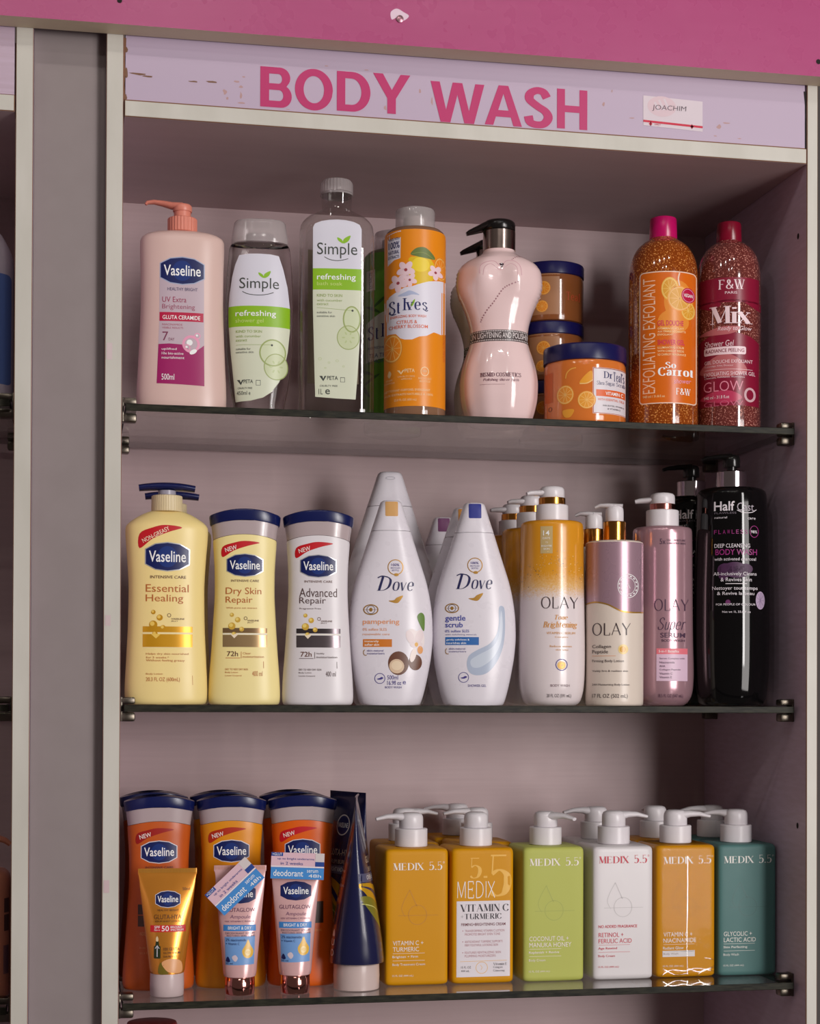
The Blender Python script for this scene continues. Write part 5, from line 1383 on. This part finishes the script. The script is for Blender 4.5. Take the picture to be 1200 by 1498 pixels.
P.T('HEALTHY BRIGHT', 252, 800, 382, 812, db); P.T('GLUTA-HYA', 232, 832, 398, 860, db, b=.01); P.T('SERUM BURST LOTION', 238, 867, 392, 878, db)
P.rect(210, 896, 424, 937, M((196, 30, 40), .4), 1); P.T('SPF', 234, 900, 268, 916, white_print, b=.02); P.T('PA+++', 234, 920, 268, 931, white_print, b=.02); P.T('50', 278, 900, 322, 932, white_print, b=.02); P.T('BROAD', 332, 902, 400, 914, white_print); P.T('SPECTRUM', 332, 919, 410, 930, white_print)
amp = M((40, 52, 28), .35)
P.rect(232, 1020, 272, 1096, amp, 1, 6); P.poly([(240, 1020), (244, 992), (260, 992), (264, 1020)], amp, 1); P.curve([(246, 992), (244, 974), (251, 962), (258, 974), (257, 992)], M((220, 200, 160), .35), 1.4)
P.line([(252, 1086), (252, 1022)], 5, wr, 2); P.line([(240, 1036), (252, 1018), (264, 1036)], 5, wr, 2)
P.T('10X GLUTA', 290, 1030, 386, 1048, db, b=.03); P.T('GLOW SERUM', 290, 1056, 390, 1068, db, b=.02); P.T('SUN PROTECT', 290, 1078, 372, 1090, db)
P.curve([(280, 1120), (330, 1098), (390, 1110), (405, 1150), (395, 1185), (330, 1180), (300, 1160)], M((220, 160, 110), .35), 1)
P.curve([(262, 1140), (280, 1120), (310, 1170), (320, 1188), (262, 1188)], M((110, 96, 30), .35), .8)
P.T('50ml', 405, 670, 450, 688, db)
P.build('label', root, S_)

ptube = M((216, 172, 172), .25, .15, name='pearl_pink_tube', coat=.3)
rosecap = M((206, 140, 130), .12, 1.0, name='rose_gold_cap')
def glow_art(P):
    """laid out on the board of the right-hand tube"""
    badge(P, 116, 636, 304, 752)
    P.T('GLUTAGLOW', 110, 778, 300, 802, M((96, 52, 84), .45), b=.0); P.T('Ampoule', 148, 820, 272, 848, M((120, 80, 110), .45), b=-.01, sl=.15); P.T('10X VITAMIN C POWER', 120, 854, 295, 864, M((120, 80, 110), .45))
    P.rect(108, 880, 305, 917, M((60, 128, 196), .4), 1); P.T('BRIGHT & DRY', 136, 889, 278, 908, white_print, L=2, b=.02)
    P.T('DEODORANT SERUM', 122, 924, 296, 936, M((84, 84, 110), .45)); P.T('RESTORES SKIN TONE', 130, 940, 300, 950, M((84, 84, 110), .45))
    lb = M((110, 152, 206), .4); P.poly([(116, 952), (300, 948), (294, 1118), (122, 1122)], lb, 1)
    P.T('2% niacinamide', 124, 962, 246, 978, navy_print, b=.0); P.T('+ Vitamin C', 124, 986, 206, 1000, navy_print)
    dr = M((222, 176, 70), .3); P.curve([(258, 968), (272, 1000), (290, 1035), (282, 1068), (256, 1080), (232, 1068), (222, 1035), (242, 1000)], dr, 2); P.oval(256, 1045, 18, 20, M((230, 204, 140), .3), 2.4); P.T('+B3', 244, 1036, 268, 1052, dr, L=3, b=.02)
    P.curve([(124, 1096), (136, 1070), (150, 1096), (140, 1104)], navy_print, 2); P.curve([(160, 1075), (180, 1060), (196, 1080), (180, 1100)], M((206, 190, 200), .4), 2); P.T('25 ml', 124, 1106, 165, 1116, navy_print)
bluec = M((66, 136, 204), .4, name='blue_tag_print'); pinkc = M((216, 180, 192), .45, name='pink_tag_card'); dkb = M((34, 66, 140), .4)
k = .6795e-3 / 4.1826; y0 = 1326
root, S_ = tube('pink tube with a rose gold cap and a promo tag tilted across it', (.1205, .056, T3), deg(-5), k, y0, 1216, 91, 100, 156, 160, 540, 1214, ptube, rosecap, crimp=M((206, 160, 158), .3))
P = Print(.6857e-3 / 4.184 * .99, 207 + 2, 1308); glow_art(P); P.build('label', root, S_)
def tag_card(root, k, cx, y0, w, h, zc, xc, rot, ydist, tilt=0.0):
    """stiff card with a two-tone print"""
    bm = bmesh.new(); box(bm, -w / 2, w / 2, -.0002, .0002, -h / 2, h / 2)
    c = finish(bm, 'promo_tag', pinkc, root, smooth=False)
    c.location = (xc, ydist, zc); c.rotation_euler = (tilt, -rot, 0)
    P = Print(1, 0, 0); W2, H2 = w / 2, h / 2
    P.rect(-W2, H2 * .12, W2, H2, bluec, 1); P.rect(-W2, -H2, -W2 + w * .22, -H2 * .72, dkb, 1)
    P.T('+GLUT', -W2 + w * .02, -H2 * .97, -W2 + w * .2, -H2 * .77, white_print, L=2)
    P.T('up to bright underarms', -W2 + w * .12, -H2 * .62, W2 * .62, -H2 * .42, dkb, L=2); P.T('in 2 weeks', -W2 + w * .18, -H2 * .30, W2 * .2, -H2 * .08, dkb, L=2)
    P.T('deodorant', -W2 + w * .05, H2 * .32, W2 * .22, H2 * .80, white_print, b=.02, L=2)
    P.T('serum', W2 * .36, H2 * .28, W2 * .78, H2 * .48, white_print, L=2); P.T('48h', W2 * .42, H2 * .6, W2 * .9, H2 * .85, white_print, L=2)
    P.rect(W2 * .66, -H2, W2, -H2 * .35, M((206, 196, 196), .45), 1.2); P.rect(W2 * .66, -H2 * .35, W2, -H2 * .0, dkb, 1.2)
    P.line([(-W2, H2 * .06), (W2, H2 * .06)], h * .03, white_print, 1.5)
    p = P.build('tag_print', c, None, y=-.00025, lift=.0001)
tag_card(root, k, 762, y0, .0545, .0285, (y0 - 660) * k, (728 - 762) * k, deg(43.5), -.0118, 0.0)
k = .6857e-3 / 4.184; y0 = 1316
root, S_ = tube('pink tube with a rose gold cap and a promo tag level across its top', (.1758, .054, T3), deg(-7), k, y0, 1202, 89, 98, 150, 152, 520, 1200, ptube, rosecap, crimp=M((206, 160, 158), .3))
P = Print(k, 207, y0); glow_art(P); P.build('label', root, S_)
tag_card(root, k, 218, y0, .0530, .0262, (y0 - 540) * k, 12 * k, deg(-2), -.0088, 0.0)

# navy tubes
k = .701e-3 / 4.184; y0 = 1290
ntube = M((26, 28, 66), .25, name='navy_foil_tube', coat=.4)
fcap = M((196, 176, 172), .3, name='frosted_pale_cap', coat=.3)
root, S_ = tube('navy tube with a frosted cap seen edge on beside the square bottles', (.2402, .066, T3), deg(78), k, y0, 1128, 138, 166, 186, 186, 120, 1126, ntube, fcap)
film = sheet_glass('shrink_film', (.95, .95, .95), .85, .06, 1.16)
S9 = S_
def nart(root, front):
    P = Print(k, 0, y0)
    gm = M((206, 158, 30), .3, .3); gg = M((120, 116, 36), .35); wl = M((206, 196, 196), .4); tl = M((190, 170, 150), .45)
    if front:
        P.ring(0, 330, 62, 62, 8, wl, 1.5); P.oval(0, 330, 56, 56, navy_print, 1); P.T('VASELINE', -50, 316, 50, 346, white_print, b=.03)
        P.T('GLUTA-HYA', -120, 480, 120, 520, tl, b=.02); P.T('SERUM BURST', -100, 545, 100, 570, tl)
        P.rect(-180, 580, 180, 632, M((84, 84, 112), .4), 1); P.T('OVERNIGHT RADIANCE', -130, 592, 130, 618, white_print, L=2)
        P.curve([(-175, 640), (-60, 650), (60, 700), (150, 800), (175, 930), (100, 900), (0, 860), (-90, 780), (-150, 700)], gm, 1)
        P.curve([(-170, 720), (-80, 740), (40, 830), (120, 920), (0, 930), (-110, 840)], gg, 1.3)
        P.curve([(-170, 655), (-50, 690), (60, 780), (110, 880), (20, 780), (-80, 700)], navy_print, 1.6)
        P.line([(-165, 760), (-60, 800), (60, 880), (140, 960), (170, 1060)], 5, M((206, 204, 120), .4), 1.8, True)
        P.rect(70, 800, 110, 920, gm, 2, 6); P.frame(72, 802, 108, 918, 4, wl, 2.4); P.poly([(80, 800), (84, 760), (96, 760), (100, 800)], wl, 2.2); P.oval(90, 725, 7, 26, wl, 2.2)
        P.curve([(150, 920), (172, 980), (172, 1100), (120, 1040), (110, 960)], gm, 1.2)
    else:
        for i in range(9):
            P.T(('Apply daily on body', 'for radiant skin', 'INGREDIENTS: AQUA', 'GLYCERIN', 'NIACINAMIDE', 'PARFUM', 'CITRIC ACID', 'LIMONENE', 'LINALOOL')[i], -150, 560 + i * 44, (120, 80, 130, 40, 70, 20, 50, 40, 30)[i], 580 + i * 44, wl)
        P.T('U', 60, 980, 100, 1020, wl, b=.05); P.ring(80, 1062, 16, 18, 6, wl); P.curve([(64, 960), (80, 920), (96, 960)], wl, 2)
    return P
nart(root, True).build('label', root, S_)
nart(root, False).build('back_label', root, S_, back=True)
bm = bmesh.new(); S_.add(bm, 64, .004, grow=.0007, z0=.026, z1=(y0 - 122) * k); finish(bm, 'shrink_film', film, root, 50)
root2 = dup(root, (.2420, .136, T3), deg(-62), 'navy tube in clear film standing behind the edge-on navy tube')

# square pump bottles
HW = .0335
def square_bottle(label, loc, col, ang, group='square pump bottles on the lower shelf', film_=False, pumpm=None):
    root = thing('cream_pump_bottle', label, 'pump bottle', loc, 0.0)
    h = .1400
    rows = [(0, HW - .0025, HW - .0025, 9), (.0008, HW - .0010, HW - .0010, 10), (.0025, HW - .0001, HW - .0001, 12), (.005, HW, HW, 13), (h - .006, HW, HW, 13), (h - .003, HW - .0002, HW - .0002, 12), (h - .001, HW - .0012, HW - .0012, 10), (h, HW - .0032, HW - .0032, 9)]
    S_ = Shape(rows, lin_=True)
    bm = bmesh.new(); S_.add(bm, 128); finish(bm, 'body', col, root, 50)
    pump(root, h, (.0171, .0192, white), (.0126, .0165, white),
         [(-.002, .0300, .0100, .0052), (.008, .0302, .0088, .0050), (.016, .0314, .0064, .0036), (.026, .0312, .0046, .0027), (.0375, .0286, .0034, .0018)], ang)
    return root, S_
def msh(kx, kz): return kx, kz
def drop_mark(P, ox, oy, s, m):
    """drop and circle, the shade of their embossing drawn as darker lines"""
    P.line([(ox + 222 * s, oy + 515 * s), (ox + 262 * s, oy + 606 * s)], 4 * s, m, 1, False)
    P.line([(ox + 222 * s, oy + 515 * s), (ox + 190 * s, oy + 575 * s), (ox + 178 * s, oy + 620 * s), (ox + 196 * s, oy + 660 * s)], 3 * s, m, 1, True)
    P.ring(ox + 265 * s, oy + 652 * s, 50 * s, 54 * s, 3.5 * s, m, 1)
    P.line([(ox + 160 * s, oy + 655 * s), (ox + 378 * s, oy + 655 * s)], 3 * s, m, 1)
def med_front(P, ox, oy, s, tm, em, n1, n2, n3, n4, n5, w1, w2, w3, w4):
    X = lambda v: ox + (v - 130) * s
    Y = lambda v: oy + (v - 365) * s
    P.S('MEDIX', X(130), Y(366), X(300), Y(407), tm, .19, .04, .16); P.S('5.5', X(328), Y(362), X(400), Y(407), tm, .2, .045, .1); P.ring(X(408), Y(366), 4 * s, 4 * s, 1.5 * s, tm)
    drop_mark(P, ox - 130 * s, oy - 365 * s, s, em)
    P.T(n1, X(130), Y(793), X(130 + w1), Y(818), tm, b=-.0); P.T(n2, X(130), Y(827), X(130 + w2), Y(852), tm)
    P.line([(X(130), Y(862)), (X(305), Y(862))], 1.6 * s, tm); P.T(n3, X(128), Y(874), X(128 + w3), Y(890), tm, b=.03); P.line([(X(130), Y(902)), (X(305), Y(902))], 1.6 * s, tm)
    P.T(n4, X(128), Y(916), X(128 + w4), Y(933), tm); P.T(n5, X(128), Y(979), X(242), Y(992), tm)
KX, KZ = .7165e-3 / 3.75, .7010e-3 / 3.75
wp2 = M((226, 216, 206), .4)
FY = .070 + HW
mus = M((200, 138, 4), .5, name='mustard_plastic', spec=.25)
root, S_ = square_bottle('mustard square pump bottle with no paper label, beside the navy tubes', (.3040, FY, T3), mus, PI)
P = Print(KX, 263, 1040, KZ)
med_front(P, 130, 365, 1, wp2, M((184, 122, 6), .4), 'VITAMIN C +', 'TURMERIC', 'Brighten + Firm', 'Body Treatment Cream', '15 FL OZ (444 mL)', 167, 143, 140, 179)
P.build('label', root, S_, step=.006)
rb, _ = square_bottle('mustard square pump bottle hidden behind the leftmost square bottle', (.3103, .1735, T3), mus, .1)
root, S_ = square_bottle('mustard square pump bottle with a white paper label on its front', (.3737, FY, T3), mus, PI / 2)
P = Print(KX, 627, 1028, KZ)
l55 = M((220, 166, 50), .4); blkink = M((44, 34, 46), .45)
P.S('5.', 552, 332, 650, 446, l55, .2, .04, .1, L=1); P.S('5', 660, 316, 788, 548, l55, .24, .04, .1, L=1)
P.S('MEDIX', 483, 460, 693, 556, wp2, .07, .06, 0, L=2)
P.rect(480, 571, 778, 990, M((212, 204, 210), .45, name='paper_label'), 1.2)
P.S('VITAMIN C', 498, 588, 770, 630, blkink, .2, .035, .16); P.S('+TURMERIC', 502, 640, 730, 672, blkink, .2, .035, .16)
P.T('FIRMING+BRIGHTENING CREAM', 505, 692, 752, 708, M((110, 50, 60), .45), b=.04)
pk_ = M((176, 120, 130), .45)
for i, (a, b) in enumerate((('TRANSFORMING VITAMIN C LOTION', 'PROMOTES BRIGHT EVEN TONE'), ('ANTIOXIDANT TURMERIC SUPPORTS', 'FIRM YOUTHFUL LOOKING SKIN'), ('FEATURES REVITALIZING SKIN', 'PLUMPING MOISTURIZERS'))):
    yy = 729 + i * 60; P.oval(514, yy + 6, 3, 3, pk_, 2, 8); P.T(a, 525, yy, 746 - i * 10, yy + 13, pk_); P.T(b, 525, yy + 19, 722 - i * 12, yy + 32, pk_)
P.line([(500, 904), (760, 902)], 2, l55); P.ring(620, 940, 32, 32, 2.5, l55); P.line([(612, 925), (622, 938), (616, 952)], 2, l55, 2, True)
for i, s in enumerate(('15 FL OZ', '444 mL')): P.T(s, 505, 930 + i * 20, 560 - i * 8, 942 + i * 20, blkink)
for i, s in enumerate(('Vitamin E', 'Ginger', 'Ginseng')): P.S(s, 684, 914 + i * 19, (760, 738, 748)[i], 928 + i * 19, blkink, .14, .06, .12)
P.build('label', root, S_, step=.006)
square_bottle('mustard square pump bottle directly behind the one with the paper label', (.3915, .1725, T3), mus, PI)
square_bottle('mustard square pump bottle standing rearmost behind the paper-labelled one', (.3850, .2410, T3), mus, PI - .3)
root, S_ = square_bottle('lime green square pump bottle between the mustard and white ones', (.4500, FY, T3), M((174, 178, 90), .5, name='lime_plastic', spec=.25), -.9)
KX = .7405e-3 / 3.75; KZ = .7130e-3 / 3.75
P = Print(KX, 1020, 1028, KZ)
med_front(P, 885, 352, 1, wp2, M((156, 162, 74), .4), 'COCONUT OIL +', 'MANUKA HONEY', 'Replenish + Revive', 'Body Cream', '15 FL OZ (444 mL)', 215, 230, 165, 90)
P.build('label', root, S_, step=.006)
s4 = 3.333 / 3.75
KX4, KZ4 = .7525e-3 / 3.333, .7190e-3 / 3.333
root, S_ = square_bottle('white square pump bottle with red lettering', (.5252, FY - .002, T3), M((206, 200, 202), .36, name='white_square_plastic'), .0)
rdl = M((190, 44, 66), .45)
P = Print(KX4, 237, 908, KZ4)
med_front(P, 117, 305, s4 * .98, rdl, M((186, 180, 182), .4), 'RETINOL +', 'FERULIC ACID', 'Age Rewind', 'Body Cream', '15 FL OZ (444 mL)', 138, 184, 104, 92)
P.T('NO ADDED FRAGRANCE', 116, 641, 304, 655, rdl, b=.04)
P.build('label', root, S_, step=.006)
square_bottle('white square pump bottle hidden behind the red-lettered one', (.5275, .1715, T3), M((206, 200, 202), .36, name='white_square_plastic'), PI)
root, S_ = square_bottle('mustard square pump bottle in crinkled clear shrink film, beside the teal one', (.5960, FY + .001, T3), M((198, 134, 8), .45, name='ochre_plastic', spec=.25), -.35)
KX5, KZ5 = .7640e-3 / 3.333, .7240e-3 / 3.333
P = Print(KX5, 551, 893, KZ5)
med_front(P, 440, 303, s4 * .97, wp2, M((180, 118, 10), .4), 'VITAMIN C +', 'NIACINAMIDE', 'Radiant Glow', '', '15 FL OZ (444 mL)', 163, 184, 116, 92)
P.rect(436, 762, 593, 792, M((212, 206, 206), .45), 2); P.T('Body Wash', 440, 772, 512, 784, M((150, 130, 130), .45))
P.build('label', root, S_, step=.006)
nt = film.node_tree
tcn = nt.nodes.new('ShaderNodeTexCoord'); nz = nt.nodes.new('ShaderNodeTexNoise'); nz.inputs['Scale'].default_value = 45; nz.inputs['Detail'].default_value = 3
bpn = nt.nodes.new('ShaderNodeBump'); bpn.inputs['Strength'].default_value = .2; bpn.inputs['Distance'].default_value = .002
nt.links.new(tcn.outputs['Object'], nz.inputs['Vector']); nt.links.new(nz.outputs['Fac'], bpn.inputs['Height'])
for nd in nt.nodes:
    if nd.type == 'BSDF_GLOSSY': nt.links.new(bpn.outputs['Normal'], nd.inputs['Normal'])
bm = bmesh.new(); S_.add(bm, 128, grow=.0007); finish(bm, 'shrink_film', film, root, 50)
P = Print(KX5, 551, 893, KZ5)
fm = sheet_glass('film_crease', (.86, .84, .80), 1.0, .15, 2.6)
for pts in ([(430, 880), (480, 855), (540, 862), (600, 850), (690, 868)], [(440, 850), (500, 880), (560, 872)], [(560, 850), (620, 868), (690, 840)], [(640, 800), (668, 806), (690, 812)], [(556, 300), (556, 500), (553, 700), (556, 880)], [(600, 890), (640, 858), (700, 850)]):
    P.line(pts, 4, fm, 9, True)
P.build('film_seam', root, S_, step=.004)
square_bottle('mustard square pump bottle hidden behind the film-wrapped one', (.5975, .1735, T3), M((198, 134, 8), .45, name='ochre_plastic', spec=.25), 1.57)
root, S_ = square_bottle('teal square pump bottle at the right end of the lower shelf', (.6652, FY, T3), M((74, 110, 108), .48, name='teal_plastic', spec=.3), PI - .5)
KX6, KZ6 = .7760e-3 / 3.333, .7290e-3 / 3.333
P = Print(KX6, 852, 880, KZ6)
med_front(P, 735, 295, s4 * .97, M((206, 206, 200), .4), M((60, 96, 94), .4), 'GLYCOLIC +', 'LACTIC ACID', 'Skin Perfecting', 'Body Wash', '15 FL OZ (444 mL)', 158, 180, 134, 86)
P.build('label', root, S_, step=.006)
square_bottle('teal square pump bottle hidden behind the front teal one', (.6652, .1735, T3), M((74, 110, 108), .48, name='teal_plastic', spec=.3), PI - .1)

# ---------------------------------------------------------------- below and beside
root = thing('lotion_bottle', 'bottle with a dark red lid just under the lower glass shelf at the left', 'bottle', (.0360, .100, T4), deg(-2))
solid('body', [(0, .030, .026), (.001, .0335, .029), (.004, .035, .030), (.2, .035, .030), (.222, .032, .028), (.23, .022, .022)], M((150, 40, 40), .35, name='dark_red_plastic'), root, e=2.4)
solid('cap', [(.2295, .024, .024), (.2305, .0255, .0255), (.257, .0255, .0255), (.2590, .0245, .0245), (.2597, .021, .021)], M((110, 16, 20), .3, name='dark_red_lid'), root, lin_=True)
root = thing('lotion_bottle', 'big white bottle with a blue label on the neighbouring shelf at the left edge', 'bottle', (-.1495, .086, T1), 0)
big = Shape([(0, .041, .036), (.002, .0445, .039), (.006, .046, .040), (.130, .046, .040), (.150, .0440, .038), (.166, .037, .034), (.180, .026, .026), (.186, .018, .018)], 2.6)
bm = bmesh.new(); big.add(bm, 72); finish(bm, 'body', M((206, 196, 206), .35, name='white_bottle_plastic'), root)
solid('cap', [(.185, .0165, .0165), (.187, .0175, .0175), (.210, .0170, .0170), (.212, .0150, .0150)], white, root, lin_=True)
P = Print(.001, 0, 0); P.rect(-37, -128, 43.5, -20, M((96, 124, 186), .4), 1, 4); P.T('Body Lotion', -30, -90, 30, -76, white_print); P.build('label', root, big)
root = thing('lotion_bottle', 'peach pump bottle on the neighbouring lower shelf at the left edge', 'pump bottle', (-.1455, .092, T3), 0)
pb = Shape([(0, .038, .030), (.002, .041, .033), (.006, .042, .034), (.110, .042, .034), (.118, .041, .033), (.124, .036, .030), (.127, .022, .022)], 3.2)
pcol = M((190, 124, 96), .35, name='peach_bottle_plastic')
bm = bmesh.new(); pb.add(bm, 72); finish(bm, 'body', pcol, root)
pump(root, .1265, (.0165, .016, M((90, 60, 50), .35)), (.011, .017, pcol), [(0, .030, .009, .005), (.012, .031, .0075, .0045), (.024, .030, .006, .0038), (.036, .026, .0045, .003), (.041, .022, .004, .0025)], 0)
P = Print(.001, 0, 0); bp_ = M((84, 54, 50), .45)
P.rect(36.2, -98, 40.5, -84, bp_, 1); P.rect(36.2, -82, 40.5, -66, bp_, 1)
for i in range(8): P.line([(36 + i * .6, -52), (36 + i * .6, -24)], .35, M((60, 60, 90), .45), 1)
P.build('label', root, pb)

# things of one kind share a group phrase
for word, phrase in (('flip-top', 'flip-top lotion bottles with navy lids'), ('navy-lidded', 'flip-top lotion bottles with navy lids'), ('teardrop bottle', 'white teardrop bottles'), ('square pump bottle', 'square pump bottles on the lower shelf'),
                     ('scrub jar', 'orange scrub jars with navy lids'), (' tube ', 'squeeze tubes on the lower shelf'), ('black pump bottle', 'glossy black pump bottles'), ('bust-shaped', 'pink bust-shaped pump bottles'),
                     ('large yellow pump', 'large yellow pump bottles'), ('gold', 'gold and white round pump bottles'), ('cream and mauve', 'cream and mauve pump bottles'), ('cream pump bottle', 'cream and mauve pump bottles'),
                     ('sparkling', 'sparkling gel bottles'), ('wrap label', 'round bottles with a wrap label')):
    for o in C.objects:
        if o.parent is None and o.get('category') and o.get('category') not in ('shelf', 'shelving unit', 'screw') and not o.get('group') and word in o['label']:
            if word == 'gold' and o.name.split('.')[0] != 'body_wash_bottle': continue
            o['group'] = phrase
